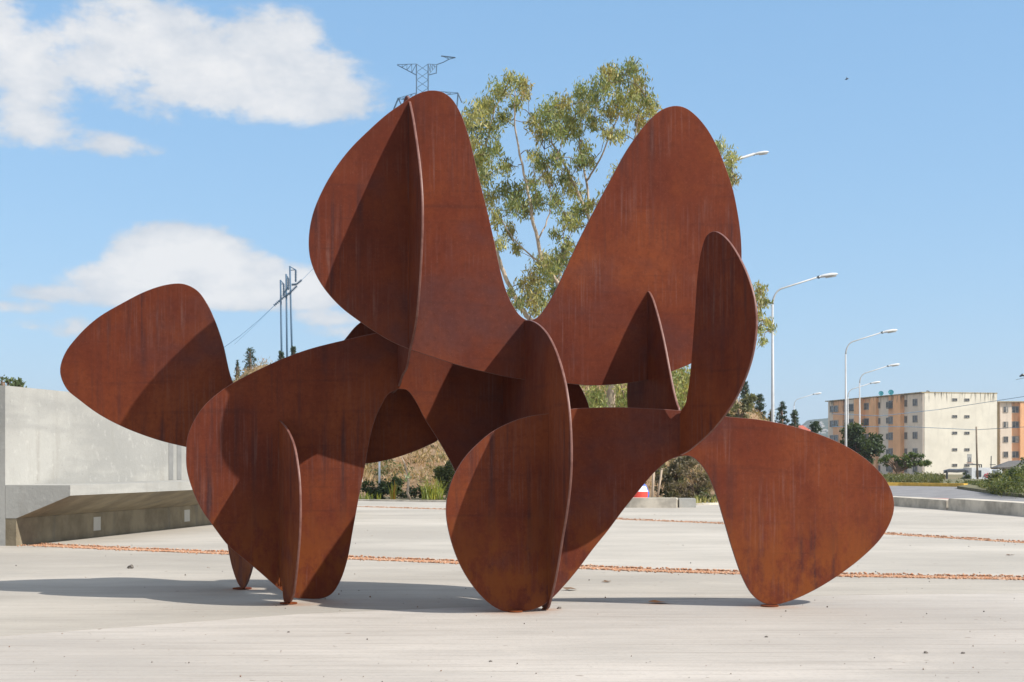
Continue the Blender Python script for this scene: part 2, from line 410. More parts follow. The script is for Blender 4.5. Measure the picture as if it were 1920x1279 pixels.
# ------------------------------------------------------------------ the sculpture
BETA = R(11.88)
CB, SB = math.cos(BETA), math.sin(BETA)
EU = Vector((CB, SB)); EQ = Vector((-SB, CB))           # along the facing plates / away from the camera
O0 = Vector((0.251, 9.55))                               # where the tall middle fin crosses the front plate
def ray(px): return (px - HX) / F
def node(px, q):
    """plan position where the line of sight of a photo column meets the facing plane q metres behind the front one"""
    o = O0 + EQ * q; r = ray(px); u = (r * o.y - o.x) / (EU.x - r * EU.y); return o + EU * u
def on_plane(px, py, base, ang):
    """photo pixel -> (distance along, z) on the vertical plane through base with heading ang"""
    r = ray(px); e = Vector((math.cos(ang), math.sin(ang))); t = (r * base.y - base.x) / (e.x - r * e.y); y = base.y + t * e.y
    return (t, CAMZ + (HY - py) / F * y)
sculpt = empty('steel_sculpture', (0, 10.2, 0))
tag(sculpt, 'large abstract sculpture of interlocking rounded rusty steel plates standing on the plaza', 'sculpture')
TH = .016
def plate(pts2, base, ang, label, hole=None, n=6):
    """pts2 in (u,z) or (q,z); cut from flat steel TH thick with a slightly broken edge"""
    cu = bpy.data.curves.new('c', 'CURVE'); cu.dimensions = '2D'; cu.fill_mode = 'BOTH'
    bev = .0022; cu.extrude = TH / 2 - bev; cu.bevel_depth = bev; cu.bevel_resolution = 0; cu.offset = -bev
    pts2 = [(p[0], max(p[1], .006)) + tuple(p[2:]) for p in pts2]
    loops = [spline(pts2, n)] + ([spline(hole, n)] if hole else [])
    for lp in loops:
        sp = cu.splines.new('POLY'); sp.points.add(len(lp) - 1)
        for p, c in zip(sp.points, lp): p.co = (c[0], max(c[1], .004), 0, 1)
        sp.use_cyclic_u = True
    tmp = bpy.data.objects.new('t', cu)
    me = bpy.data.meshes.new_from_object(tmp); bpy.data.objects.remove(tmp); bpy.data.curves.remove(cu)
    me.name = 'steel_plate'; me.materials.clear(); me.materials.append(RUST); me.materials.append(EDGE)
    for p in me.polygons: p.material_index = 0 if abs(p.normal.z) > .95 else 1
    o = link('steel_plate', me, None, sculpt)
    # local x -> horizontal axis, local y -> up; shift so that texture coordinates differ per plate
    me.transform(Matrix.Rotation(R(90), 4, 'X'))
    o.location = Vector((base.x, base.y, 0)) - sculpt.location; o.rotation_euler = (0, 0, ang)
    o['label'] = label
    return o
def face(px_pts, base, ang, label):
    return plate([on_plane(p[0], p[1], base, ang) + tuple(p[2:]) for p in px_pts], base, ang, label)
Q0, Q1, QA, QM, Q3 = 0.0, .664, 1.15, 1.334, 1.642
# front plate (low, two lobes)
P0 = [(1031,775),(990,781),(956,792),(922,810),(893,834),(868.5,861),(849,895),(838,933),(836,962.5),(842,1001),(856,1045),(873,1079),(898,1113),(922,1135),(946,1148),(961,1152),(985,1150),(1009,1139.5),(1031,1125),(1053,1103),(1082,1069),(1111,1030),(1140,994),(1169,955),(1198,919),(1222.5,890),(1237,876),(1254,863),(1277,855),(1295,856),(1310,867),(1325.6,888),(1341,924),(1356,973),(1374,1034),(1393,1086),(1411,1116),(1432,1131),(1454,1133.5),(1484,1125.6),(1527,1106),(1569.5,1080),(1618,1043),(1655,1004),(1673,967),(1675.6,942.7),(1667,912),(1643,879),(1600,845),(1545,818),(1478,797.6),(1423,787),(1368,781.7),(1320,776),(1276,770),(1247,767.6),(1208,765.6),(1159.5,763.7),(1111,764.6),(1070,767)]
face(P0, node(1031, Q0), BETA, 'low front plate with one lobe at the centre and a broad lobe reaching right')
# upper plate (two tall peaks)
P1 = [(812,170),(831,174),(847,186),(862,210),(873,238.5),(884,276),(893,315),(904,359),(915,403),(925.6,450),(938,508),(950,549),(963,576),(976,593),(989,600.5),(1004.6,597),(1021,579),(1040,546),(1058.5,508),(1082,457),(1101,419),(1124,375),(1148,330),(1171,288),(1194.5,253),(1218,224.6),(1241,206),(1265,199),(1284,202.5),(1302,215),(1321,236),(1340,267),(1356,304),(1373,353.5),(1382,396),(1388,438),(1390,480),(1388,530),(1378,585),(1358,632),(1330,662),(1295,682),(1258,697),(1223,710),(1176,718.5),(1138,722),(1101,722.7),(1062,719),(1010,714),(963,709),(915,699),(866,687),(805,667.6),(766,654),(735,641),(709,626),(676,604),(639,575.6),(612.5,547),(593,516.5),(581,481.5),(579,446),(586,403),(601.6,363),(626,319.5),(656,280),(691,245),(726,214),(753,195),(772,182),(792,173)]
face(P1, node(768, Q1), BETA, 'tall upper plate with two high rounded peaks and a deep valley between')
# middle back plate (left lobe, arch, shaded body)
P2 = [(349,850),(351,821),(362,792),(381,763),(413,734),(439,717),(485,693),(534,671),(582,654),(645.5,638),(704,625),(745,622),(800,622),(860,628),(920,632),(1000,645),(1050,675),(1088,725),(1105,766),(1108,830),(1096,900),(1062,965),(1010,1010),(950,1012),(905,980),(870,925),(849,875),(825,831),(813,811.5),(796,785),(776,748),(762,731.5),(745,728),(728,739),(716,758),(701,792),(691.5,831),(684,874.5),(674.5,923),(662,991),(650,1054),(636,1093),(621,1114),(602,1125),(578,1127.5),(553,1121),(527,1107),(510,1093),(485,1071),(456,1047),(427,1022),(403,991),(376,952),(359,913),(350,879)]
i_arch = [p[0] for p in P2].index(745, 20); i_top = [p[0] for p in P2].index(745)
P2L = P2[:i_top] + [(735,622),(752,640),(755,690),(748,728)] + P2[i_arch + 1:]
P2R = [(745,622),(770,590),(800,545),(850,515),(895,525),(930,570),(960,620),(1000,645)] + P2[P2.index((1050,675)):i_arch + 1] + [(738,700),(735,660)]  # hidden upper bulge added to keep the rear lobe shaded
face(P2L, node(745, QA), BETA, 'large drooping lobe at lower left with a lit right flank')
face(P2R, node(745, QM), BETA, 'shaded plate at the heart of the sculpture')
# far plate (raised left lobe, low lobe seen through the arch)
P3 = [(113,697),(121,665),(144,633),(181,598),(229,569),(277,545),(319,533),(346,533),(370,545),(388,569),(402,598),(418,644),(436,715),(462,765),(510,778),(560,740),(610,680),(645,638),(674.5,605.5),(715,590),(760,605),(800,650),(830,720),(838,780),(822,824),(801,836),(767,850),(728,862),(687,869),(600,872),(500,868),(420,858),(348,838),(298,825.5),(234,802),(186,777),(149,750),(125,729)]
k0, k1, k2, k3 = P3.index((462,765)), P3.index((610,680)), P3.index((687,869)), P3.index((348,838))
face(P3[:k0] + [(470,775),(492,800),(490,830),(455,848)] + [(400,850)] + P3[k3:], node(405, Q3), R(3.6), 'raised lobe at far left')
face([(560,740)] + P3[k1:k2 + 1] + [(600,862),(560,820)], node(745, 1.70), BETA, 'low rear lobe seen in shade through the arch')

def fin(px_pts, base, heading, extra, label, hole=None):
    ang = heading + R(90); pts = [on_plane(p[0], p[1], base, ang) for p in px_pts] + list(extra)
    return plate(pts, base, ang, label, [on_plane(p[0], p[1], base, ang) for p in hole] if hole else None)
# upper left fin
B1 = [(766,182),(769,192.5),(774.6,219),(780,254),(785.5,293),(790,337),(792.5,381),(792.5,424.6),(791,468),(788.6,512),(785.5,556),(781,600),(775.5,630),(769,657),(763.6,687),(754.6,705),(746,727)]
fin(B1, node(768, Q1), R(13.86), [(.874,1.55),(1.09,1.85),(1.12,2.3),(.92,2.8),(.62,3.2),(.35,3.48),(.21,3.60),(.11,3.61)], 'narrow upright fin crossing the left peak of the upper plate')
# lower left fin
B2 = [(522,791),(531.5,795),(544,814),(553,838),(559,872),(562.5,905),(564,952),(562.5,1005.5),(558.5,1054),(553.5,1098),(549.5,1120),(541,1136),(534,1129)]
fin(B2, node(525, QA), R(21), [(-.10,.12),(.07,.25),(.17,.5),(.17,.85),(.09,1.15)], 'upright fin standing under the lower left lobe')
# tall central fin
B3 = [(987,600.5),(1007,606),(1026,624.5),(1039,648),(1049,674),(1056.5,700),(1063,731),(1068,768),(1071,810),(1072,850),(1071.3,885),(1068,926),(1062.5,967),(1055,1011),(1048,1055),(1040.7,1093.5),(1033,1125),(1028.5,1140),(1021,1141.5),(1016,1134)]
fin(B3, node(1030, Q0), R(13.5), [(.32,.12),(.62,.32),(.98,.60),(1.30,.95),(1.42,1.25),(1.35,1.60),(1.12,1.88),(.86,2.0)], 'tall upright fin rising from the ground to the valley of the upper plate')
# right fin (spike on the upper plate joined to the big leaf)
B4 = [(1215.6,546),(1222.7,556),(1232,584),(1241.4,621),(1248.5,654),(1256.4,696),(1265,738),(1270.5,758),(1279,769),(1286,759),(1290.7,738),(1295.4,705),(1298.6,668),(1301.5,630),(1305,583),(1309.4,518),(1316.5,471),(1326,443),(1339,434),(1351.7,438),(1368,453),(1389,486),(1405.6,524),(1416,562),(1419.5,600),(1416.5,642),(1409,678),(1396,715),(1378,752),(1362,776),(1338,805.5),(1307,834),(1286,849),(1268,857),(1248,858),(1215,848),(1190,815),(1178.5,766),(1178,716),(1185,650),(1198,590),(1208,556)]
B4a = B4[:8] + [(1273.5,766),(1274,785),(1274,822),(1272,852)] + B4[B4.index((1248,858)):]
B4b = [(1274.6,852),(1274.6,820),(1274.6,790)] + B4[B4.index((1279,769)):B4.index((1268,857))]
fin(B4a, node(1215.5, Q1), R(13.66), [], 'right fin with a narrow sharp spike against the right peak')
fin(B4b, node(1275.4, Q0), R(24.8), [], 'big upright leaf leaning toward the camera at right')
# rear left fin
plate([(-.05,.012),(.06,.012),(.28,.08),(.50,.22),(.72,.5),(.78,.9),(.5,1.3),(-.1,1.62),(-.6,1.60),(-.70,1.30),(-.70,.9),(-.56,.42),(-.32,.16)], Vector((-2.12, 11.2)), R(22) + R(90), 'low rear fin whose pointed foot shows behind the lower left lobe')
# weld beads where the plates cross
def weld(px, base_q, y0, y1):
    p = node(px, base_q); d = p.y
    z0, z1 = CAMZ + (HY - y1) / F * d, CAMZ + (HY - y0) / F * d; n = int((z1 - z0) / .03)
    for sx_ in (-1, 1):
        q = p - EQ * (TH / 2 + .001) + EU * sx_ * (TH / 2 + .001)
        b = MB(); b.tube([(q.x + random.uniform(-.0008, .0008), q.y, z0 + (z1 - z0) * k / n) for k in range(n + 1)], [.0055 + random.uniform(-.0012, .0012) for k in range(n + 1)], 6)
        o = b.build('weld_seam', RUST, sculpt, True); o.location = -sculpt.location
weld(768, Q1, 200, 645); weld(1215.5, Q1, 566, 712); weld(986, Q1, 612, 706); weld(1031, Q0, 780, 1118); weld(525, QA, 802, 1098)
# foot discs
def foot(px, base, ang, rx):
    t, z = on_plane(px, 1100, base, ang); x = base.x + t * math.cos(ang); d = base.y + t * math.sin(ang)
    b = MB(); n = 28; ring = []
    for (r, z) in ((rx, 0.002), (rx, .009), (rx * .95, .011)):
        ring += [(x + r * math.cos(k * 2 * math.pi / n), d + r * math.sin(k * 2 * math.pi / n) , z) for k in range(n)]
    b.add(ring, [(i * n + k, i * n + (k + 1) % n, (i + 1) * n + (k + 1) % n, (i + 1) * n + k) for i in range(2) for k in range(n)] + [tuple(range(2 * n, 3 * n))])
    o = b.build('base_plate', RUST, sculpt); o.location = -sculpt.location
foot(454, Vector((-2.12, 11.2)), R(112), .075); foot(541, node(525, QA), R(111), .062); foot(966, node(1031, Q0), BETA, .05)
foot(1022, node(1030, Q0), R(103.5), .022); foot(1443, node(1031, Q0), BETA, .062)

# ------------------------------------------------------------------ bench wall on the left
wd = Vector((.186, .983)); wn = Vector((.983, -.186)); Cn = Vector((-5.24, 16.87))  # bench front corner
def wp(s, w, z): p = Cn + wd * s - wn * w; return (p.x, p.y, z)
SL = 12.0
def prism(profile, s0, s1):
    n = len(profile); b = MB(); b.add([wp(s0, w, z) for w, z in profile] + [wp(s1, w, z) for w, z in profile],
        [tuple(range(n)), tuple(range(2 * n - 1, n - 1, -1))] + [(i, i + n, (i + 1) % n + n, (i + 1) % n) for i in range(n)]); return b
bench = empty('concrete_bench', wp(0, .5, 0)); tag(bench, 'long cantilevered concrete bench built along the left wall', 'bench')
def to(o, root): o.location = -Vector(root.location); return o
seat = to(prism([(.0, .605), (.0, .728), (.838, .728), (.838, .33), (.70, .33)], 0, SL).build('seat', CWALL, bench), bench)
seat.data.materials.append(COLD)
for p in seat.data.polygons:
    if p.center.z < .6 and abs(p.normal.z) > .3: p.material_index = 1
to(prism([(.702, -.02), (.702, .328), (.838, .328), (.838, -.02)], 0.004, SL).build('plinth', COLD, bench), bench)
for s in (1.95, 4.88, 7.85, 10.8):
    mb = MB(); mb.add([wp(s, .699, .09), wp(s + .20, .699, .09), wp(s + .20, .699, .27), wp(s, .699, .27), wp(s, .703, .09), wp(s + .20, .703, .09), wp(s + .20, .703, .27), wp(s, .703, .27)],
        [(0,1,2,3),(0,4,5,1),(1,5,6,2),(2,6,7,3),(3,7,4,0)])
    M_ = simple('pale_fitting', (.46, .45, .41), .6, .05)
    to(mb.build('bench_light', M_, bench), bench)
wall = empty('concrete_wall', wp(0, 1.2, 0)); tag(wall, 'pale cast concrete wall standing behind the bench', 'wall')
to(prism([(.842, -.02), (.842, 1.92), (1.30, 1.92), (1.30, -.02)], 0.0, SL).build('wall_panel', CWALL, wall), wall)
mb = MB()
to(prism([(1.303, -.02), (1.303, 1.925), (8.0, 1.925), (8.0, -.02)], 0.01, .5).build('wall_panel', CWALL, wall), wall)
for s in (4.62, 4.92):  # cast shadows on the wall, built as thin dark strips
    to(prism([(.836, .735), (.836, 1.30), (.8425, 1.30), (.8425, .735)], s, s + .16).build('painted_shadow_strip', simple('wall_shadow_tone', (.20, .20, .195), .8, .1), wall), wall)

# ------------------------------------------------------------------ kerbs, road, verge
def extr(line, w, z0, z1, name, mat, parent=None, seed=0):
    a = offs(line, 0); b = offs(line, -w); n = len(line); rs = np.random.RandomState(seed)
    vs_ = []
    for i in range(n):
        vs_ += [(a[i][0], a[i][1], z0), (a[i][0], a[i][1], z1), (b[i][0], b[i][1], z1), (b[i][0], b[i][1], z0)]
    fs_ = [(0, 1, 2, 3)[::-1], tuple(4 * (n - 1) + k for k in range(4))]
    for i in range(n - 1):
        for k in range(4):
            c = i * 4 + k; e = i * 4 + (k + 1) % 4
            fs_.append((c, e, e + 4, c + 4))
    me = mesh(name, vs_, fs_); bm = bmesh.new(); bm.from_mesh(me)
    bmesh.ops.recalc_face_normals(bm, faces=bm.faces); bmesh.ops.bevel(bm, geom=bm.edges[:], offset=.012, segments=2, affect='EDGES')
    bm.to_mesh(me); bm.free()
    return link(name, me, mat, parent)
k1 = extr([gp(1120, 951), gp(1180, 952), gp(1269, 952.5)][::-1], .42, -.02, .215, 'low_kerb_wall', KERB)
tag(k1, 'short low concrete kerb wall by the dry bush behind the central plates', 'kerb wall')
k1b = extr([gp(1273, 952), gp(1305, 952)][::-1], .40, -.02, .205, 'kerb_block', CWALL); tag(k1b, 'paler concrete block closing the end of the short kerb wall', 'kerb block')
line = [(7.6, 36.0), (8.75, 33.), (9.15, 30.0)]; 
k2 = extr(line[::-1], .5, -.02, .20, 'low_kerb_wall', KERB); tag(k2, 'low concrete kerb wall beside the road, the length farther from the camera', 'kerb wall')
k3 = extr([(9.17, 29.9), (9.5, 26.4), (9.75, 22.), (9.9, 18)][::-1], .5, -.02, .24, 'low_kerb_wall', KERB); tag(k3, 'low concrete kerb wall beside the road, the nearer length at the right edge', 'kerb wall')
k4 = extr([(-14, 38.4), (-4, 37.0), (3.0, 33.6), (4.2, 33.3), (7.5, 36.4)], .18, -.02, .04, 'edge_kerb', KERB); tag(k4, 'flush concrete edging between plaza and the planted strip', 'kerb')

ASPH = simple('asphalt', (.205, .20, .205), .9, .2, 1.4, bump=.3)
slab('road', [(9.8, 10), (60, 10), (60, 62), (30, 59.5), (16.6, 60.5), (5.0, 66), (-8, 72), (-8, 62), (4, 50), (8.2, 38), (9.4, 33.), (10.2, 22)], .004, ASPH, .01, label='grey asphalt road beyond the kerb wall')
slab('road_mark', [(9.6, 38.6), (11.2, 37.4), (12.2, 36.4), (11.9, 39.2), (10.5, 41.0)], .012, simple('faded_red_paint', (.42, .20, .18), .8, .3, 3), .004, label='faded red patch painted on the road')
slab('pale_apron', [(9.75, 36.3), (12.6, 33.9), (16., 30.0), (14.5, 24), (10.2, 28.)], .008, simple('pale_apron', (.42, .41, .39), .85, .15, 2), .003, label='pale strip of road along the kerb wall')
ky = extr([(12.9, 61.6), (16.6, 60.6), (18.6, 58.0)], .3, -.02, .14, 'yellow_kerb', simple('yellow_paint', (.62, .40, .07), .7, .2, 5)); tag(ky, 'kerb painted yellow along the far side of the road', 'kerb')
kw = extr([(5.0, 66.6), (12.8, 61.7)], .3, -.02, .14, 'pale_kerb', KERB); tag(kw, 'unpainted kerb continuing left from the yellow one', 'kerb')
VERGE = simple('verge_soil', (.14, .13, .07), .95, .3, 2, bump=.6)
slab('verge', [(18.7, 58.0), (16.9, 54), (14.6, 42), (14.2, 37), (16, 30), (40, 30), (60, 62), (30, 64)], .10, VERGE, .12, label='earth verge right of the road')
slab('verge', [(5., 66.8), (12.9, 61.9), (16.6, 61.0), (18.7, 58.4), (30, 64.5), (40, 78), (0, 78)], .09, VERGE, .12, label='earth verge between the yellow kerb and the apartment building')

# ------------------------------------------------------------------ foliage generators
def leaves(name, clumps, per, size, pal, aspect=.3, droop=.6, parent=None, mat=LEAF, seed=1, shell=.0, cup=True):
    """clumps: (x,y,z,rx,ry,rz) ; small two-triangle leaves spread through each clump; dark inside is left to the light"""
    rs = np.random.RandomState(seed); Ps = []; tint = []
    pal = np.array(pal, float)
    for c in clumps:
        n = max(3, int(per * (c[3] * c[4] * c[5]) ** (2 / 3.) / .25))
        d = rs.normal(size=(n, 3)); d /= np.linalg.norm(d, axis=1)[:, None]
        r = rs.rand(n) ** (1 / 2.2) * (1 + .25 * rs.normal(size=n))
        if shell: r = shell + (1 - shell) * r
        Ps.append(np.array(c[:3]) + d * r[:, None] * np.array(c[3:6]))
        base = pal[rs.choice(len(pal))] * .5 + pal[rs.choice(len(pal), n)] * .5
        tint.append(base * (.75 + .5 * rs.rand(n, 1)))
    P = np.concatenate(Ps); T = np.concatenate(tint); n = len(P)
    ax = rs.normal(size=(n, 3)); ax[:, 2] -= droop * 2; ax /= np.linalg.norm(ax, axis=1)[:, None]
    o = rs.normal(size=(n, 3)); b = np.cross(ax, o); b /= np.linalg.norm(b, axis=1)[:, None]
    L_ = size * (.6 + .8 * rs.rand(n, 1)); Wd = L_ * aspect * .5
    p0 = P - ax * L_ * .5; p1 = P + b * Wd; p2 = P + ax * L_ * .5; p3 = P - b * Wd
    V = np.stack([p0, p1, p2, p3], 1).reshape(-1, 3)
    Fc = np.arange(n * 4).reshape(-1, 4)
    me = npmesh(name, V, Fc, np.repeat(T, 4, 0))
    return link(name, me, mat, parent)

def rel(o, root): o.location = -Vector(root.location); return o

# ---- eucalyptus behind the sculpture
ED = 36.0
euc = empty('eucalyptus_tree', (pt(1145, 940, ED).x, ED, 0)); tag(euc, 'tall airy eucalyptus with thin pale limbs rising behind the valley of the sculpture', 'tree')
def EP(px, py, dd=0.): return pt(px, py, ED + dd)
ecl = []  # (px, py, r px)
crop = [(215,105,40),(250,130,45),(170,150,55),(120,200,60),(75,240,60),(45,290,50),(60,350,55),(120,300,55),(180,250,40),(230,200,35),(270,170,30),
 (90,420,60),(140,370,50),(60,450,40),(110,500,55),(180,450,45),(70,540,40),(120,590,50),(180,540,40),(210,620,55),(240,560,50),(150,660,45),(200,700,40),(240,780,35),(170,760,35),(270,620,45),
 (310,280,50),(350,250,55),(400,230,50),(330,330,40),(380,300,50),(440,270,55),(430,200,40),(480,160,50),(490,230,55),(540,180,55),(580,130,55),(600,80,45),(650,110,55),(690,70,45),(720,110,45),(700,170,55),(760,190,50),(780,240,40),(640,190,50),(600,240,45),(680,240,50),(720,270,45),
 (420,330,45),(470,320,40),(540,280,45),(600,320,40),(650,330,35),(500,380,40),(480,440,45),(530,430,35),(380,420,45),(330,440,50),(300,400,35),(350,500,45),(420,500,50),(460,560,50),(400,590,50),(330,580,50),(290,520,45),(480,620,45),(520,600,35),(430,660,45),(470,690,35),(390,720,30),
 (340,840,55),(400,830,55),(370,890,60),(420,800,45),(310,900,50),(330,960,50),(380,950,45),(290,980,40),(250,930,35),(240,1000,40),(340,1010,40),(300,1030,30),(440,770,40),(200,960,25),
 (780,330,60),(820,420,60),(760,450,60),(860,330,50),(900,400,60),(940,330,50),(900,520,60),(820,560,60),(980,480,60),(1040,380,40),(1080,430,40),(1060,480,45),(1100,510,28),(1075,520,25),(1020,560,60),(1040,640,60),
 (640,500,60),(600,600,60),(700,640,60),(560,700,50),(640,760,60),(520,800,60),(740,760,60),(860,720,60),
 (1200,950,35),(1215,1000,38),(1190,1050,35),(1235,1070,30),(1200,1110,30),(1215,1150,25),(1245,1100,22),(1180,980,30)]
for (cx, cy, r) in crop: ecl.append((860 + cx / 2.1317, 100 + cy / 2.1317, r / 2.1317 * .80))
# the lower crown seen below and between the plates
ecl += [(1115,745,26),(1165,750,24),(1100,700,30),(1150,690,30),(1200,720,30),(1265,705,24),(1280,735,22),(1270,765,22),(1240,660,40),(1120,780,26),(1190,780,26),(1310,720,30),(1400,700,1)]
ecw = []
for (px, py, r) in ecl:
    rm = r / F * ED
    if rm < .05: continue
    for k in range(3):
        dd = random.uniform(-1.6, 1.6)
        c = EP(px + random.uniform(-.45, .45) * r, py + random.uniform(-.4, .4) * r, dd)
        ecw.append((c.x, c.y, c.z, rm * random.uniform(.8, 1.2), rm * 1.1, rm * random.uniform(.9, 1.4)))
EPAL = [(.27,.29,.10),(.17,.21,.07),(.38,.37,.14),(.11,.15,.055),(.48,.45,.20),(.32,.23,.08),(.21,.27,.11),(.07,.10,.04)]
rel(leaves('crown', ecw, 440, .12, EPAL, .26, .9, euc, seed=5), euc)
limbs = MB()
lim_pts = []
def limb(pts, r0, r1):
    P = [EP(*p) for p in pts]; S = spline([(p.x, p.z) for p in P], 5, closed=False); S.append(np.array((P[-1].x, P[-1].z)))
    n = len(S); yy = np.interp(np.linspace(0, 1, n), np.linspace(0, 1, len(P)), [p.y for p in P])
    Q = [Vector((S[i][0] + random.uniform(-.02, .02), yy[i], S[i][1])) for i in range(n)]
    limbs.tube(Q, [r0 + (r1 - r0) * i / (n - 1) for i in range(n)], 7)
    lim_pts.extend(Q)
tr = MB(); tp = [EP(1146, 940), EP(1147, 860), EP(1144, 790), EP(1146, 735), EP(1142, 690)]
tr.tube(tp, [.16, .14, .13, .12, .11], 12); o = tr.build('trunk', BARK_PALE, euc, True); rel(o, euc)
limb([(1142,690), (1080,650,.2), (1005,610,.3), (988,592,.3), (962,548,.3), (940,500,.2), (924,452,0)], .085, .045)
limb([(924,452,0), (905,400,-.2), (900,330,-.4), (915,260,-.5), (930,200,-.6), (965,165,-.6)], .035, .008)
limb([(1142,690), (1090,600,-.3), (1045,530,-.5), (1022,499,-.5), (1001,419,-.6), (987,344,-.7), (968,255,-.7), (965,170,-.8)], .08, .012)
limb([(1142,690), (1140,600,.5), (1128,500,.7), (1104,410,.8), (1062,316,1.), (1033,255,1.), (1050,210,1.)], .08, .012)
limb([(1104,410,.8), (1099,340,.9), (1086,265,1.1), (1095,190,1.2)], .04, .01)
limb([(1099,340,.9), (1125,300,.6), (1150,240,.4), (1180,170,.2)], .03, .008)
limb([(1142,690), (1180,600,.4), (1230,480,.6), (1290,380,.8), (1350,310,1)], .08, .02)
limb([(1230,480,.6), (1220,360,.2), (1190,280,0), (1200,200,-.2)], .04, .01)
limb([(1180,600,.4), (1280,600,-.4), (1380,590,-.8), (1430,600,-1.)], .05, .012)
limb([(1022,499,-.5), (985,470,-.4), (950,430,-.4), (925,380,-.5)], .025, .006)
limb([(1010,450,-.6), (1030,400,-.3), (1030,340,0), (1020,280,.1)], .022, .006)
limb([(1045,530,-.5), (1060,470,-.2), (1075,420,0)], .022, .006)
rel(limbs.build('limb', BARK_PALE, euc, True), euc)
tw = MB()
joined = list(lim_pts)
for c in sorted(ecw, key=lambda c: min((p - Vector(c[:3])).length for p in lim_pts)):
    c0 = Vector(c[:3]); b = min(joined, key=lambda p: (p - c0).length + (0.5 if p.z > c0.z else 0)); joined.append(c0)
    mid = (b + c0) / 2 + Vector((random.uniform(-.08, .08), random.uniform(-.1, .1), random.uniform(-.08, .12)))
    q1 = b.lerp(mid, .5) + Vector((random.uniform(-.05, .05), 0, random.uniform(-.05, .05)))
    tw.tube([b, q1, mid, c0, c0 + Vector((random.uniform(-.2, .2), 0, random.uniform(-.25, .15)))], [.012, .011, .009, .006, .003], 4, False)
tw_ = rel(tw.build('twigs', BARK, euc), euc); tw_['kind'] = 'stuff'

# ---- generic trees
def broad_tree(name, label, px, base_py, d, clumps_px, pal, leaf, per, trunk_r=.12, cat='tree', group=None, mat=LEAF, limbs_px=None, base_z=None, aspect=.5, seed=3, depth=.8, bark=BARK):
    z0 = gz(d) if base_z is None else base_z
    root = empty(name, (ray(px) * d, d, z0)); tag(root, label, cat, group)
    cl = []
    rs = random.Random(seed)
    for (x, y, r) in clumps_px:
        rm = r / F * d
        c = pt(x, y, d + rs.uniform(-depth, depth) * rm * 1.5); cl.append((c.x, c.y, c.z, rm, rm, rm * .85))
    rel(leaves('crown', cl, per * (900 / (d * d) * 4.5 if d < 50 else 2.4 * min(1, (70 / d)) * 3), leaf * (.72 if d < 50 else .5), pal, aspect, .2, root, mat, seed=seed), root)
    b = MB(); top = pt(px, sum(c[1] for c in clumps_px) / len(clumps_px), d)
    b.tube([(ray(px) * d, d, z0 - .1), (ray(px) * d + .05, d, (z0 + top.z) / 2), top], [trunk_r, trunk_r * .8, trunk_r * .4], 8)
    for c in cl:
        s = Vector((ray(px) * d + .02, d, z0 + (top.z - z0) * rs.uniform(.35, .8))); e = Vector(c[:3])
        b.tube([s, (s + e) / 2 + Vector((0, 0, .1)), e], [trunk_r * .4, trunk_r * .25, trunk_r * .08], 5, False)
    rel(b.build('trunk', bark, root, True), root)
    return root
DG = [(.045,.075,.028),(.06,.09,.03),(.035,.06,.025),(.075,.10,.04)]
PG = [(.035,.062,.035),(.045,.075,.04),(.028,.05,.03)]
MG = [(.09,.12,.045),(.12,.14,.05),(.07,.10,.04),(.15,.15,.06)]
GG = [(.15,.16,.09),(.19,.19,.11),(.12,.13,.07)]

def clump_fill(poly_c, n, r, seed):
    rs = random.Random(seed); out = []
    for (cx, cy, rx, ry) in poly_c:
        for _ in range(n):
            a = rs.uniform(0, 6.28); q = math.sqrt(rs.random()); out.append((cx + math.cos(a) * rx * q, cy + math.sin(a) * ry * q, r * rs.uniform(.7, 1.2)))
    return out

# round dark tree by the building, umbrella tree, small trees between
broad_tree('broadleaf_tree', 'dense dark round tree in front of the left half of the apartment building', 1612, 905, 92,
           clump_fill([(1610,840,28,32),(1602,815,16,14),(1636,838,12,18),(1590,858,26,18)], 11, 12, 1), DG, .40, 75, .2, seed=11)
broad_tree('broadleaf_tree', 'low dark tree left of the round one, just above the right lobe', 1552, 905, 96,
           clump_fill([(1552,845,30,16),(1575,840,20,14)], 9, 9, 2), DG, .4, 60, .15, seed=12)
ut = broad_tree('umbrella_tree', 'flat topped small tree with a forked trunk before the orange facade', 1681, 900, 80,
           clump_fill([(1686,866,42,7),(1712,859,18,8),(1665,862,18,8),(1733,869,10,4),(1700,870,24,6)], 9, 6, 3), [(.09,.13,.04),(.11,.15,.05),(.07,.11,.04)], .28, 90, .10, seed=13)
# pines and bushes on the slope at right
def pine(label, px, base_py, top_py, d, wpx, seed, group='pines on the slope', base_z=None, name='pine_tree', pal=PG, per=1.0):
    rs = random.Random(seed); cl = []
    H = base_py - top_py
    n = int(26)
    for i in range(n):
        t = i / n; y = top_py + H * (.04 + .80 * t); w = wpx * (.12 + .88 * t ** .8) * rs.uniform(.5, 1.1)
        for sgn in (-1, 1):
            x = px + sgn * w * rs.uniform(.2, .9); r = wpx * .17 * rs.uniform(.7, 1.3); cl.append((x, y + rs.uniform(-2, 2), r))
    cl.append((px, top_py + 3, wpx * .10))
    root = empty(name, (ray(px) * d, d, pt(px, base_py, d).z)); tag(root, label, 'tree', group)
    cw = []
    for (x, y, r) in cl:
        rm = r / F * d; c = pt(x, y, d + rs.uniform(-1, 1) * wpx / F * d * .7); cw.append((c.x, c.y, c.z, rm * 1.3, rm, rm * .75))
    rel(leaves('crown', cw, 420 * per, .20, pal, .22, -.3, root, seed=seed), root)
    b = MB(); b.tube([pt(px, base_py + 6, d), pt(px + .5, (base_py + top_py) / 2, d), pt(px, top_py + 2, d)], [.14, .09, .02], 6)
    for c in cw[::2]:
        b.tube([(ray(px) * d, d, c[2] - .2), Vector(c[:3])], [.04, .01], 4, False)
    rel(b.build('trunk', BARK, root), root)
    return root

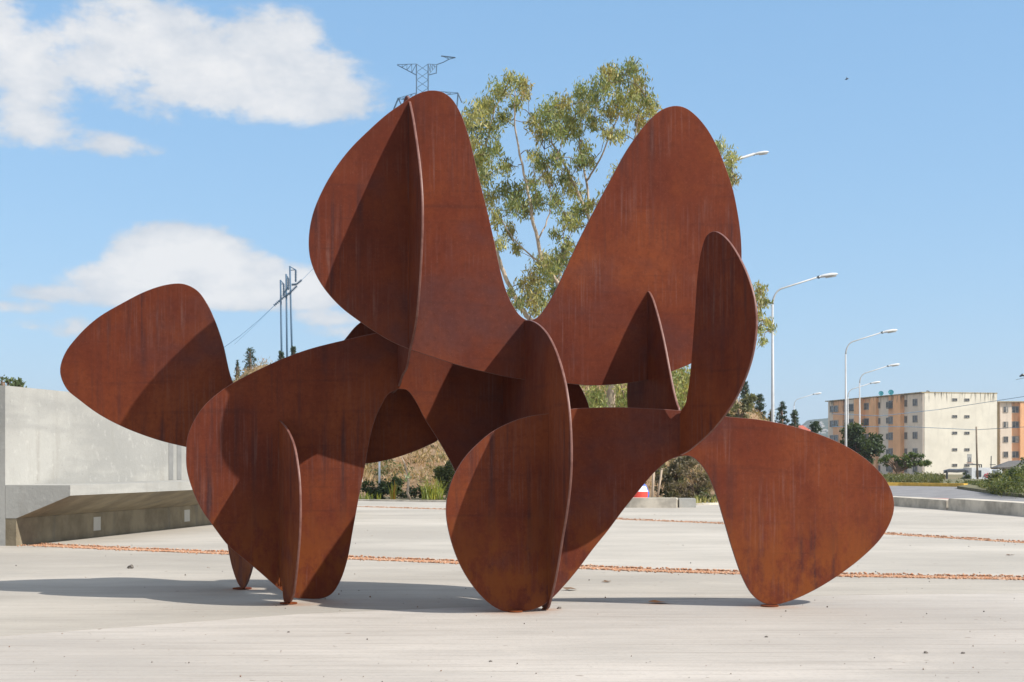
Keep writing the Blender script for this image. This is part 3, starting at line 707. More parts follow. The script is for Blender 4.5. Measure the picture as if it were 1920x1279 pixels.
# ------------------------------------------------------------------ hill
def interp(x, xs, ys): return float(np.interp(x, xs, ys))
HXs = [-400, 0, 200, 330, 400, 440, 462, 500, 540, 620, 900, 1150, 1300, 1400, 1450, 1490, 1540, 1600, 1700]
HYs = [760, 745, 770, 760, 735, 712, 694, 681, 690, 680, 672, 680, 716, 764, 806, 832, 856, 892, 930]
def hill_h(x, y):
    px = HX + F * x / max(y, 10); top = interp(px, HXs, HYs)
    crest = CAMZ + (HY - top) / F * 78 
    t = min(max((y - 42.5) / 35.5, 0), 1); t = t * t * (3 - 2 * t) * .55 + t * .45
    h = crest * t
    if y > 78: h = crest * max(0., 1 - (y - 78) / 120)
    n_ = noise.fractal(Vector((x * .12, y * .12, 0)), 1.0, 2.0, 5) * .55 + noise.fractal(Vector((x * .7, y * .7, 3)), 1.0, 2.0, 3) * .14
    if crest < 1.2: h -= (1.2 - crest) * .9
    return h + n_ * min(1, t * 3) * min(1., max(0., crest) / 2.) - .05
def hill():
    xs = np.linspace(-40, 26, 150); ys = np.concatenate([np.linspace(42, 80, 90), np.linspace(82, 200, 26)])
    vs_ = []
    for y in ys:
        for x in xs:
            X = x * y / 60.; vs_.append((X, y, max(hill_h(X, y), -2.)))
    m = len(xs); fs_ = [(i * m + k, i * m + k + 1, (i + 1) * m + k + 1, (i + 1) * m + k) for i in range(len(ys) - 1) for k in range(m - 1)]
    M = Mat('dry_hillside', .95, .15)
    c = M.ramp(M.noise(.35, 8, .68), [(.30, (.34, .20, .11)), (.5, (.37, .25, .15)), (.70, (.22, .16, .10))])
    c = M.mix(M.mr(M.noise(1.6, 7, .7), .48, .68, 0, .7), c, (.46, .34, .22))
    c = M.mix(M.mr(M.noise(.9, 6, .7, loc=(4, 4, 4)), .56, .68, 0, .8), c, (.10, .11, .05))
    c = M.mix(M.mr(M.noise(6, 5, .7), .55, .7, 0, .6), c, (.14, .09, .06))
    M.col(c); M.bump(M.noise(3, 8, .75), 1.0, .25)
    tag(link('hillside', mesh('hillside', vs_, fs_), M.m, smooth=True), kind='structure', label='dry brown hillside behind the plaza')
hill()
# dry grass and scrub scattered over the hillside
def scrub():
    cl = []; cl2 = []
    for _ in range(3600):
        y = random.uniform(43.5, 78); px = random.uniform(330, 1500); x = (px - HX) / F * y
        z = hill_h(x, y); r = random.uniform(.12, .34)
        if hill_h(x, y) < .15: continue
        (cl if random.random() < .72 else cl2).append((x, y, z + r * .4, r * 1.3, r * 1.3, r * .8))
    tag(leaves('dry_grass', cl, 60, .26, [(.38,.28,.17),(.46,.36,.22),(.30,.21,.13),(.34,.20,.11)], .12, -.9, seed=21), kind='stuff', label='dry straw coloured grass covering the hillside')
    tag(leaves('scrub', cl2, 110, .13, [(.12,.13,.05),(.17,.17,.07),(.09,.10,.045),(.20,.15,.08)], .4, 0, seed=22), kind='stuff', label='low olive scrub scattered over the hillside')
scrub()
pine('small pine with bare gaps on the crest above the left lobes', 469, 712, 651, 80, 20, 31, 'trees on the hill crest', per=.5)
pine('low dark tuft of pine at the left end of the rocky crest', 445, 716, 676, 80, 7, 32, 'trees on the hill crest', per=.6)
pine('bushy pine crown on the crest, left of the bare poles', 527, 700, 659, 80, 15, 33, 'trees on the hill crest')
pine('bushy pine crown on the crest, right of the bare poles', 551, 695, 648, 80, 13, 34, 'trees on the hill crest')
for i, (lab, px, b, t, d, w) in enumerate([
    ('tall dark pine beside the big leaf plate, on the slope', 1398, 800, 716, 84, 22),
    ('dark pine left of the first full street lamp', 1424, 805, 738, 84, 20),
    ('tallest dark pine right of the first full street lamp', 1466, 830, 752, 88, 20),
    ('dark pine leaning over the red roof', 1490, 835, 768, 88, 18),
    ('small dark pine behind the upper edge of the right lobe', 1446, 825, 770, 88, 15)]):
    pine(lab, px, b, t, d, w, 40 + i)
broad_tree('shrub', 'grey green bush beside the lower edge of the big leaf plate', 1385, 800, 58, clump_fill([(1385,765,24,22),(1400,748,14,12),(1365,790,16,14)], 9, 9, 5), GG, .22, 110, .06, 'shrub', base_z=hill_h(ray(1385)*58, 58), seed=51)
broad_tree('conifer_tree', 'dark small tree between the red roof and the apartment building', 1528, 860, 90, clump_fill([(1528,815,12,18),(1530,800,7,9),(1540,830,16,10),(1520,838,14,12)], 8, 6, 6), PG, .3, 80, .1, seed=52)
broad_tree('broadleaf_tree', 'tree top showing above the concrete wall at the far left', 5, 900, 30, clump_fill([(0,712,22,16),(-20,716,24,18),(26,718,16,8),(38,722,8,5)], 10, 8, 7), [(.10,.14,.06),(.14,.17,.08),(.08,.11,.05)], .13, 60, .12, seed=53)
# autumn coloured tree seen between the plates
broad_tree('shrub', 'orange and green bush seen between the spike and the big leaf', 1276, 800, 47, clump_fill([(1276,700,20,18),(1268,730,16,18),(1285,745,14,22),(1262,760,22,16)], 10, 9, 8), [(.40,.16,.05),(.16,.18,.06),(.22,.20,.07),(.46,.24,.08)], .17, 80, .08, 'shrub', base_z=hill_h(ray(1276)*47, 47), seed=54)

# ---- planted strip under the arch and behind the centre
def shrub(label, px, base_py, d, blobs, pal, leaf=.1, per=150, n=10, r=10, seed=1, name='shrub', aspect=.4, base_z=None):
    return broad_tree(name, label, px, base_py, d, clump_fill(blobs, int(n * 1.6), r, seed), pal, leaf, per * 3.2, .02, 'shrub', base_z=(hill_h(ray(px) * d, d) if d > 43 else 0) if base_z is None else base_z, seed=seed, aspect=aspect)
shrub('dark green low shrubs at the left of the planted strip', 705, 938, 40, [(700,916,26,16),(738,912,16,18),(720,926,20,10)], DG + MG[:1], .12, 120, 12, 9, 61)
shrub('dark low shrub behind the young pale sapling', 775, 938, 41, [(765,922,26,12),(800,925,14,12)], DG, .12, 110, 10, 8, 62)
shrub('bright green bush at the right of the planted strip', 838, 938, 39.5, [(838,905,16,30),(828,885,8,14),(850,880,12,24)], MG, .12, 130, 13, 9, 63)
shrub('grey green bush under the right arch, left part', 1262, 942, 38.5, [(1262,880,30,24),(1244,905,20,26),(1290,862,24,14)], [(.16,.14,.10),(.22,.19,.14),(.12,.13,.07)], .14, 80, 16, 9, 64)
shrub('tangled dry brown bush filling the right arch', 1305, 942, 38, [(1300,895,32,34),(1325,912,22,26),(1275,920,22,18),(1300,930,34,10)], [(.20,.16,.12),(.27,.22,.16),(.13,.11,.07),(.12,.14,.06)], .17, 80, 20, 9, 65, aspect=.14)
shrub('green weeds at the foot of the dry bush', 1322, 944, 35.5, [(1325,935,20,8)], MG, .10, 120, 10, 6, 66)
def blades(label, px, py, d, n, h, w, pal, seed, name='yellow_green_plant', spread=.5):
    rs = random.Random(seed); V = []; Fc = []; C = []; x0 = ray(px) * d
    for i in range(n):
        a = rs.uniform(0, 6.28); t = rs.uniform(.1, spread); hh = h * rs.uniform(.6, 1.1); bx = x0 + rs.uniform(-w, w); by = d + rs.uniform(-w, w)
        ca, sa = math.cos(a), math.sin(a); ww = .018
        c = pal[rs.randrange(len(pal))]; k0 = len(V)
        for s, r_ in ((0, 0), (.5, .35), (1, 1)):
            wx = ww * (1 - s * .8)
            V.append((bx + ca * t * r_ * h - sa * wx, by + sa * t * r_ * h + ca * wx, hh * (s - .25 * s * s * t * 2)))
            V.append((bx + ca * t * r_ * h + sa * wx, by + sa * t * r_ * h - ca * wx, hh * (s - .25 * s * s * t * 2)))
            C += [c, c]
        Fc += [(k0, k0+1, k0+3, k0+2), (k0+2, k0+3, k0+5, k0+4)]
    me = npmesh(name, np.array(V), np.array(Fc), np.array(C)); o = link(name, me, LEAF); tag(o, label, 'plant'); return o
YP = [(.42,.40,.06),(.34,.36,.07),(.25,.30,.06)]
blades('bright yellow green tufted plant at the plaza edge', 812, 938, 38.4, 90, .62, .30, YP, 81)
blades('small yellow green shoot left of the pale sapling', 737, 938, 38.4, 16, .50, .06, [(.36,.38,.06),(.45,.25,.05)], 82, spread=.25)
blades('low yellowish weeds at the left of the planted strip', 690, 938, 38.2, 40, .22, .35, YP, 83)
blades('grass tuft by the foot of the dry bush', 1335, 940, 34.6, 60, .2, .4, [(.25,.26,.08),(.35,.30,.12)], 84)
# sapling with pale trunk
def sapling():
    d = 38.6; root = empty('sapling', (ray(766) * d, d, 0)); tag(root, 'young sapling with a pale crooked stem and few leaves', 'tree')
    b = MB(); b.tube([pt(770, 938, d), pt(764, 925, d), pt(766, 905, d), pt(764, 890, d), pt(758, 868, d), pt(750, 850, d)], [.035, .04, .035, .025, .018, .01], 7)
    rel(b.build('stem', BARK_PALE, root, True), root)
    c = pt(764, 895, d); rel(leaves('crown', [(c.x, c.y, c.z, .10, .1, .16)], 300, .14, [(.20,.30,.08),(.45,.55,.40)], .4, .3, root, seed=90), root)
sapling()
def post(name, label, px, top, bot, d, r, mat, cat='post', lean=0):
    b = MB(); z0 = pt(px, bot, d).z; b.tube([(ray(px) * d, d, z0), pt(px + lean, top, d)], [r, r * .9], 10)
    b.tube([pt(px + lean, top, d) - Vector((0, 0, .001)), pt(px + lean, top, d) + Vector((0, 0, .02))], [r * 1.15, r * .8], 10)
    tag(b.build(name, mat, None, True), label, cat)
WHITEP = simple('white_paint', (.70, .71, .72), .5, .1)
post('marker_post', 'thin white marker post in front of the dry hillside', 711.5, 862, 938, 40, .032, WHITEP)
post('wooden_stake', 'pale wooden stake behind the short kerb wall, the left one', 1223, 880, 936, 36.5, .035, BARK_PALE, 'stake', 3)
post('wooden_stake', 'pale wooden stake behind the short kerb wall, leaning right', 1232, 880, 937, 36.7, .03, BARK_PALE, 'stake', 9)
# striped sack on the kerb
def sack():
    d = 32.6; x0, zb = ray(1196) * d, .0
    root = empty('wrapped_bundle', (x0, d, 0)); tag(root, 'small bundle wrapped in blue, white and red cloth behind the short kerb wall', 'bundle')
    prof = [(.20, .0, 'r'), (.20, .27, 'r'), (.19, .33, 'w'), (.15, .42, 'w'), (.13, .46, 'b'), (.08, .54, 'b'), (.02, .57, 'b')]
    mats = {'r': simple('red_cloth', (.62, .06, .04), .7, .1), 'w': simple('white_cloth', (.70, .72, .78), .7, .1), 'b': simple('blue_cloth', (.05, .12, .50), .7, .15)}
    for nm, key, idx in (('red_band', 'r', (0, 2)), ('white_band', 'w', (2, 4)), ('blue_band', 'b', (4, 6))):
        b = MB(); n = 20; rings = prof[idx[0]:idx[1] + 1]; V = []
        for (r, z, _) in rings:
            V += [(x0 + r * (1 + .07 * math.sin(3 * k * .314 + z * 9)) * math.cos(k * 2 * math.pi / n) + (z * .12), d + r * .8 * math.sin(k * 2 * math.pi / n), z) for k in range(n)]
        b.add(V, [(i * n + k, i * n + (k + 1) % n, (i + 1) * n + (k + 1) % n, (i + 1) * n + k) for i in range(len(rings) - 1) for k in range(n)])
        rel(b.build(nm, mats[key], root, True), root)
    b = MB(); b.tube([(x0 + .16, d, .0), (x0 + .19, d, .3), (x0 + .15, d, .48)], [.06, .075, .04], 10)
    rel(b.build('side_fold', mats['b'], root, True), root)
sack()

# ------------------------------------------------------------------ street lamps
LENS = simple('lamp_lens', (.45, .46, .45), .25, .05)
def lamp(label, px, head, d, arm, wpx_b=.085, group='street lamps along the road', flat=False):
    hx, hy = head; x0 = ray(px) * d; hz = CAMZ + (HY - hy) / F * d; z0 = gz(d)
    root = empty('street_lamp', (x0, d, z0)); tag(root, label, 'street lamp', group)
    dx = (hx - px) / F * d; rise = .45 * dx / 2.2
    b = MB(); b.tube([(x0, d, z0 - .05), (x0, d, z0 + 2), (x0 - .01, d, hz - rise - dx * .35)], [wpx_b, wpx_b * .9, wpx_b * .55], 12)
    rel(b.build('pole', STEELG, root, True), root)
    ct = []
    zc = hz - rise - dx * .35
    for k in range(9):
        a = k / 8 * R(72); ct.append((x0 + dx * .22 * (1 - math.cos(a)), d, zc + dx * .30 * math.sin(a)))
    e = Vector(ct[-1]); ct.append((x0 + dx * .86, d, hz - .10 * dx / 2.2))
    b = MB(); b.tube(ct, [wpx_b * .52] * 4 + [wpx_b * .42] * 6, 8); rel(b.build('arm', STEELG, root, True), root)
    # cobra head
    s = dx / 2.2; th = math.atan2(.16, 1.0); M_ = Matrix.Translation((x0 + dx * .84, d, hz - .13 * s)) @ Matrix.Rotation(-th, 4, 'Y')
    V = []; prof = [(0, .05, .05), (.10, .09, .075), (.28, .14, .10), (.55, .15, .10), (.75, .10, .06), (.80, .02, .02)]
    prof = [(a * s, b_ * s, c * s) for a, b_, c in prof]
    n = 10
    for (xx, w, h) in prof:
        for k in range(n):
            a = k * 2 * math.pi / n; zz = math.sin(a) * h; zz = max(zz, -h * .35)
            V.append(M_ @ Vector((xx, math.cos(a) * w, zz)))
    b = MB(); b.add(V, [(i * n + k, i * n + (k + 1) % n, (i + 1) * n + (k + 1) % n, (i + 1) * n + k) for i in range(len(prof) - 1) for k in range(n)] + [tuple(range(n)), tuple(range((len(prof) - 1) * n, len(prof) * n))])
    rel(b.build('lamp_head', LAMPHEAD, root, True), root)
    b = MB(); b.box(.30 * s, .70 * s, -.10 * s, .10 * s, -.075 * s, -.036 * s, M_)
    rel(b.build('lens', LENS, root), root)
    b = MB(); b.box(-.03 * s, .05 * s, -.05 * s, .05 * s, -.05 * s, .06 * s, M_); rel(b.build('clamp', DARKM, root), root)
lamp('nearest street lamp, only its head and arm showing past the right peak', 1346, (1426, 285), 36.7, 1, .085)
lamp('full height street lamp rising right of the big leaf plate', 1449, (1551, 514), 60, 1)
lamp('street lamp in front of the left end of the apartment building', 1586, (1667, 619), 86, 1)
lamp('street lamp whose slim pole passes before the orange facade', 1612, (1675, 683), 117, 1, .09)
lamp('street lamp half hidden by the pole of a nearer one', 1590, (1641, 716), 141, 1, .09)
lamp('smallest and farthest street lamp, above the dark pines', 1489, (1532, 737), 165, 1, .08)

# ------------------------------------------------------------------ pylons, poles, wires
PYL = simple('pylon_steel', (.055, .12, .20), .6, .1)
def pylon():
    d = 190.; root = empty('lattice_pylon', (ray(790) * d, d, 2.)); tag(root, 'steel lattice power pylon showing above the left peak of the sculpture', 'pylon')
    def Pd(px, py, dd=0): return pt(px, py, d + dd)
    s = F / d; yo = 1.6
    b = MB(); xl, xr = 781, 803
    for (a, dd) in ((xl, -yo), (xl, yo), (xr, -yo), (xr, yo)): b.tube([Pd(a, 120, dd), Pd(a, 260, dd)], .085, 5)
    for (a, c, dd) in ((xl, 765, -yo), (xr, 822, -yo), (xl, 765, yo), (xr, 822, yo)): b.tube([Pd(a, 260, dd), Pd(c, 855, dd)], .15, 5)
    rel(b.build('leg', PYL, root), root)
    b = MB()
    for dd in (-yo, yo):
        for k in range(9):
            y0, y1 = 120 + k * 15, 135 + k * 15
            b.tube([Pd(xl, y0, dd), Pd(xr, y1, dd)], .034, 4); b.tube([Pd(xr, y0, dd), Pd(xl, y1, dd)], .034, 4)
        for k in range(8):
            y0 = 260 + k * 74; y1 = y0 + 74; w0 = (y0 - 260) / 595; w1 = (y1 - 260) / 595
            b.tube([Pd(xl - 16 * w0, y0, dd), Pd(xr + 19 * w1, y1, dd)], .06, 4); b.tube([Pd(xr + 19 * w0, y0, dd), Pd(xl - 16 * w1, y1, dd)], .06, 4)
    rel(b.build('bracing', PYL, root), root)
    def arm(tip, side, top, bot, nm='cross_arm'):
        b = MB(); x0 = xl if side < 0 else xr
        for dd in (-yo, yo):
            b.tube([Pd(x0, top, dd), Pd(tip[0], tip[1])], .04, 4); b.tube([Pd(x0, bot, dd), Pd(tip[0], tip[1] + 1)], .055, 4)
            for k in (1, 2, 3):
                f = k / 4; xa = x0 + (tip[0] - x0) * f; b.tube([Pd(xa, top + (tip[1] - top) * f, dd * (1 - f)), Pd(xa, bot + (tip[1] - bot) * f, dd * (1 - f))], .032, 4)
                g = (k - 1) / 4; xb = x0 + (tip[0] - x0) * g; b.tube([Pd(xb, top + (tip[1] - top) * g, dd * (1 - g)), Pd(xa, bot + (tip[1] - bot) * f, dd * (1 - f))], .04, 4)
        rel(b.build(nm, PYL, root), root)
    arm((745, 121), -1, 120, 141); arm((819, 121), 1, 120, 141)
    # raised right arm
    b = MB(); b.tube([Pd(819, 121), Pd(831, 117), Pd(842, 111), Pd(854, 108)], .06, 4); b.tube([Pd(827, 105), Pd(854, 108)], .09, 4); b.tube([Pd(831, 106), Pd(842, 111), Pd(838, 107)], .034, 4); b.tube([Pd(819, 121), Pd(818, 138)], .07, 4); b.tube([Pd(803, 141), Pd(818, 137)], .06, 4)
    rel(b.build('raised_arm', PYL, root), root)
    arm((747, 184), -1, 174, 190); arm((859, 174), 1, 170, 182)
    for (a, c) in (((747, 184), (738, 206)), ((747, 184), (754, 200)), ((859, 175), (857, 200)), ((859, 175), (866, 192))):
        b = MB(); b.tube([Pd(*a), Pd(*c)], .11, 6); rel(b.build('insulator', PYL, root), root)
pylon()
def hpole(label, px_t, y_t, px_b, h, seed):
    d = 140.; root = empty('transmission_pole', (ray(px_b) * d, d, 2)); tag(root, label, 'pole', 'three bare transmission poles on the hill')
    P = lambda x, y: pt(x, y, d)
    b = MB(); b.tube([P(px_b, 760), P(px_t, y_t)], [.11, .085], 8); rel(b.build('pole_shaft', PYL, root, True), root)
    b = MB(); b.tube([P(px_t, y_t + 1), P(px_t + h, y_t + 7)], .05, 5); b.tube([P(px_t, y_t + 8), P(px_t + h, y_t + 7)], .045, 5); rel(b.build('bracket', PYL, root), root)
    b = MB(); b.tube([P(px_t + h, y_t + 7), P(px_t + h, y_t + 30)], .075, 6)
    for k in range(7):
        yy = y_t + 9 + k * 3; b.tube([P(px_t + h, yy), P(px_t + h, yy + .8)], .13, 7)
    rel(b.build('insulator', PYL, root), root)
hpole('left transmission pole of the three on the hill crest', 526, 525, 529.5, 6, 1)
hpole('middle transmission pole of the three on the hill crest', 536.5, 514, 539.5, 4, 2)
hpole('right and tallest transmission pole of the three on the hill crest', 543.5, 499, 550, 11, 3)
def ins(label, pts):
    b = MB(); P = [pt(x, y, 139.4) for x, y in pts]; b.tube(P, .06, 5)
    for i in range(len(P) - 1):
        for k in range(6):
            c = P[i].lerp(P[i + 1], k / 6); c2 = P[i].lerp(P[i + 1], k / 6 + .07); b.tube([c, c2], .14, 6)
    tag(b.build('insulator_string', PYL), label, 'insulator', 'insulator strings between the poles')
ins('long sloping insulator string running left across the poles', [(514, 573), (531, 558), (545, 549)])
ins('upper insulator string right of the tallest pole', [(547, 534), (556, 533), (566, 525)])
ins('lower insulator string right of the tallest pole', [(540, 552), (548, 545), (557, 536)])
ins('short insulator string between left and middle poles', [(531, 555), (535, 545), (541, 538)])
def wire(label, pts, r, nm='power_line'):
    b = MB(); b.tube([pt(*p) for p in pts], r, 4, False); tag(b.build(nm, PYL), label, 'wire', 'power lines')
wire('power line descending left from the poles', [(514,573,139), (486,600,132), (450,630,124), (380,680,112)], .03)
wire('second power line descending left beside it', [(514,573.5,139), (480,608,130), (440,645,120)], .02)
wire('power line rising right from the poles behind the upper plate', [(566,525,139), (586,505,144), (660,420,160), (747,206,188)], .025)
wire('power line along the apartment building at third floor height', [(1560,800,170), (1700,800,190), (1830,806,205), (1930,800,200)], .035)
wire('power line above the umbrella tree across the facade', [(1560,776,170), (1650,780,185), (1760,768,205), (1930,742,200)], .035)

# ------------------------------------------------------------------ apartment buildings
def build_mats():
    def wallm(name, c, streak=.5):
        M = Mat(name, .85, .25)
        k = M.mix(M.mr(M.noise(.35, 5, .6), .3, .7), tuple(x * .9 for x in c), tuple(min(1, x * 1.05) for x in c))
        k = M.mix(M.mr(M.noise(1.0, 5, .65, (1, 1, .18), loc=(2, 3, 1)), .53, .74, 0, streak), k, tuple(x * .55 for x in c))
        sep = M.n('ShaderNodeSeparateXYZ'); M.L.new(M.vec, sep.inputs[0])
        top = M.mr(sep.outputs[2], 9.8, 11.6, 0, .9)
        st = M.mr(M.noise(2.2, 5, .65, (1, 1, .10), loc=(7, 7, 7)), .50, .62)
        k = M.mix(M.math('MULTIPLY', top, st), k, (.10, .09, .07))
        M.col(k); return M.m
    return {'cream': wallm('cream_render', (.67, .63, .54), .25), 'beige': wallm('beige_render', (.72, .62, .52)), 'orange': wallm('orange_render', (.84, .47, .25)),
            'dark_orange': wallm('dark_orange_render', (.74, .42, .24)), 'olive': wallm('olive_render', (.42, .34, .20)), 'pink': wallm('pale_pink_render', (.55, .46, .43))}
BM = build_mats()
GLASS = Mat('window_glass', .12, .6); GLASS.col(GLASS.mix(GLASS.mr(GLASS.noise(1.3, 3, .5), .4, .6), (.035, .04, .045), (.12, .125, .13))); GLASS = GLASS.m
WFRAME = simple('window_frame_paint', (.30, .28, .25), .6, .2)
CURT = simple('curtain_cloth', (.36, .35, .33), .8, .3, 3)
def winmeshes():
    # unit window: x 0..1, z 0..1, proud frame, pane set back, two mullions
    f = MB()
    for (a, b_, c, e) in ((0, .07, 0, 1), (.93, 1, 0, 1), (.07, .93, 0, .06), (.07, .93, .94, 1), (.47, .53, .06, .94)): f.box(a, b_, -.06, .05, c, e)
    p = MB(); p.box(.07, .93, 0.0, .03, .06, .94)
    c = MB(); c.box(.55, .93, -.02, -.004, .08, .93)
    return mesh('window', f.v, f.f), mesh('pane', p.v, p.f), mesh('curtain', c.v, c.f)
WF, WP, WC = winmeshes(); WF.materials.append(WFRAME); WP.materials.append(GLASS); WC.materials.append(CURT)
def window(parent, pos, ang, w, h, curtain=False):
    o = bpy.data.objects.new('window', WF); COL.objects.link(o); o.parent = parent; o.location = pos; o.rotation_euler = (0, 0, ang); o.scale = (w, 1, h)
    p = bpy.data.objects.new('pane', WP); COL.objects.link(p); p.parent = o
    if curtain: c = bpy.data.objects.new('curtain', WC); COL.objects.link(c); c.parent = o
    return o
def building_one():
    C = Vector((62.9, 217.)); dL = Vector((-7.6, 32.)).normalized(); dR = Vector((dL.y, -dL.x)); dR = Vector((.973, .231))
    zb = gz(217) - .2; zt = 11.55
    root = empty('apartment_building', (C.x, C.y, 0), math.atan2(dL.y, dL.x)); tag(root, 'five storey cream and orange apartment block with streaked parapet at right', 'building')
    # local frame: x along the long facade (away), +y is outward-left side ; gable runs along -y
    def sx(cx):
        r = (1530 + cx / 4.923 - HX) / F; return (C.x - C.y * r) / (dL.y * r - dL.x)
    LEN = sx(112); WID = 12.3
    MB().box(0, LEN, -WID, 0, zb, zt).build('wall', BM['beige'], root)
    MB().box(-.12, -.003, -WID - .05, .03, zb, zt + .05).build('gable_wall', BM['cream'], root)
    MB().box(-.16, LEN + .1, -WID - .1, .55, zt + .052, zt + .20).build('roof_edge', BM['olive'], root)
    strips = [(172, 262, 'dark_orange', .30), (262, 300, 'beige', .05), (300, 395, 'beige', .62), (395, 455, 'orange', .9), (455, 520, 'dark_orange', .20), (520, 583, 'orange', .62), (583, 690, 'beige', .10), (690, 752, 'dark_orange', .42), (752, 820, 'orange', .80), (820, 858, 'beige', .10), (858, 1000, 'beige', .25)]  # orange strip nearest the corner: sunlight on a bay side put into colour
    off = {}
    for (a, b_, m, o_) in strips:
        s0, s1 = sx(b_), sx(a); MB().box(s0 + .004, s1 - .004, .003, o_, zb, zt - .02).build('facade_panel', BM[m], root)
    def off_at(cx):
        for (a, b_, m, o_) in strips:
            if a <= cx <= b_: return o_
        return 0.
    rows = [10.23, 7.7, 5.16, 2.63, .02]
    for ri, z in enumerate(rows):
        for (a, b_, h) in ((143, 222, 1.15), (298, 385, 1.25), (455, 515, 1.15), (583, 600, 1.0), (655, 682, .95), (692, 748, 1.25), (824, 848, 1.1), (908, 952, 1.1)):
            s0, s1 = sx(b_), sx(a); wx = s1 - s0; mid = (a + b_) / 2
            # local x runs right-to-left seen from outside: place with rotation pi
            window(root, (s1, off_at(mid) + .02, z - h / 2), math.pi, wx, h, (ri * 3 + int(a)) % 3 == 0)
    for ri, z in enumerate([10.6, 8.03, 5.5, 2.95, .55]):
        for y in (-4.65, -6.75):
            window(root, (-.14, y, z - .2), -math.pi / 2, .85, .42)
    # laundry bars and metal guards
    for (a, b_, z) in ((298, 385, 7.3), (298, 385, 9.8), (692, 748, 9.7), (455, 515, 7.3)):
        g = MB(); s0, s1 = sx(b_), sx(a); o_ = off_at((a + b_) / 2)
        for k in range(9): xx = s0 + (s1 - s0) * k / 8; g.box(xx - .02, xx + .02, o_ + .35, o_ + .39, z - .1, z + .75)
        g.box(s0, s1, o_ + .35, o_ + .40, z + .75, z + .80); g.box(s0, s1, o_ + .02, o_ + .40, z - .15, z - .10)
        g.build('window_guard', DARKM, root)
    return root
b1 = building_one()
def building_two():
    d = 236.; x0 = (1868.5 - HX) / F * d; zb = gz(d) - .2; zt = CAMZ + (HY - 754.5) / F * d
    root = empty('apartment_building', (x0, d, 0)); tag(root, 'orange apartment block cut by the right edge of the photo', 'building')
    k = d / F
    MB().box(0, 22, 0, 14, zb, zt).build('wall', BM['dark_orange'], root)
    def lx(cx): return (1530 + cx / 4.923 - HX) / F * d - x0
    for (a, b_, m, o_) in ((1658, 1690, 'olive', .2), (1690, 1795, 'beige', .6), (1795, 1868, 'dark_orange', .35), (1868, 1950, 'orange', .9), (1950, 2060, 'beige', .4)):
        MB().box(lx(a) + .004, lx(b_) - .004, -o_, -.003, zb, zt - .02).build('facade_panel', BM[m], root)
    MB().box(-.1, 22.1, -1.0, 14.1, zt + .003, zt + .15).build('roof_edge', BM['olive'], root)
    for z in (9.75, 7.25, 4.8, 2.3):
        for (a, b_, o_, h) in ((1718, 1762, .62, 1.0), (1800, 1866, .37, 1.1), (1970, 2030, .42, 1.1)):
            window(root, (lx(a), -o_ - .0, z - h / 2), 0, lx(b_) - lx(a), h, random.random() < .4)
building_two()
def dish(label, px, py, d, r, mat, face_dir):
    c = pt(px, py, d); root = empty('satellite_dish', (c.x, c.y, c.z - r * 1.1)); tag(root, label, 'satellite dish', 'dishes on the roof')
    n = 14; M_ = Matrix.Translation((0, 0, r * 1.1)) @ Vector(face_dir).to_track_quat('Z', 'Y').to_matrix().to_4x4(); V = [M_ @ Vector((0, 0, -.18 * r))]
    for q in (.5, 1.0):
        V += [M_ @ Vector((q * r * math.cos(k * 2 * math.pi / n), q * r * math.sin(k * 2 * math.pi / n), -.18 * r * (1 - q * q))) for k in range(n)]
    b = MB(); b.add(V, [(0, 1 + k, 1 + (k + 1) % n) for k in range(n)] + [(1 + k, 1 + n + k, 1 + n + (k + 1) % n, 1 + (k + 1) % n) for k in range(n)])
    b.build('reflector', mat, root, True)
    b = MB(); b.tube([(0, 0, 0), (0, 0, r)], .05, 5); b.tube([(0, 0, r * .9), M_ @ Vector((0, 0, r * .6))], .03, 4); b.build('mount', DARKM, root)
TEAL = simple('teal_paint', (.02, .22, .27), .5, .1)
dish('left teal satellite dish on the roof of the apartment block', 1652, 737.5, 226, .40, TEAL, (-.2, -1, .35))
dish('right teal satellite dish on the roof of the apartment block', 1670.5, 735.5, 224, .44, TEAL, (-.2, -1, .35))
dish('grey dish on the roof at the corner of the cream gable', 1740, 736, 218, .38, DARKM, (.2, -1, .5))
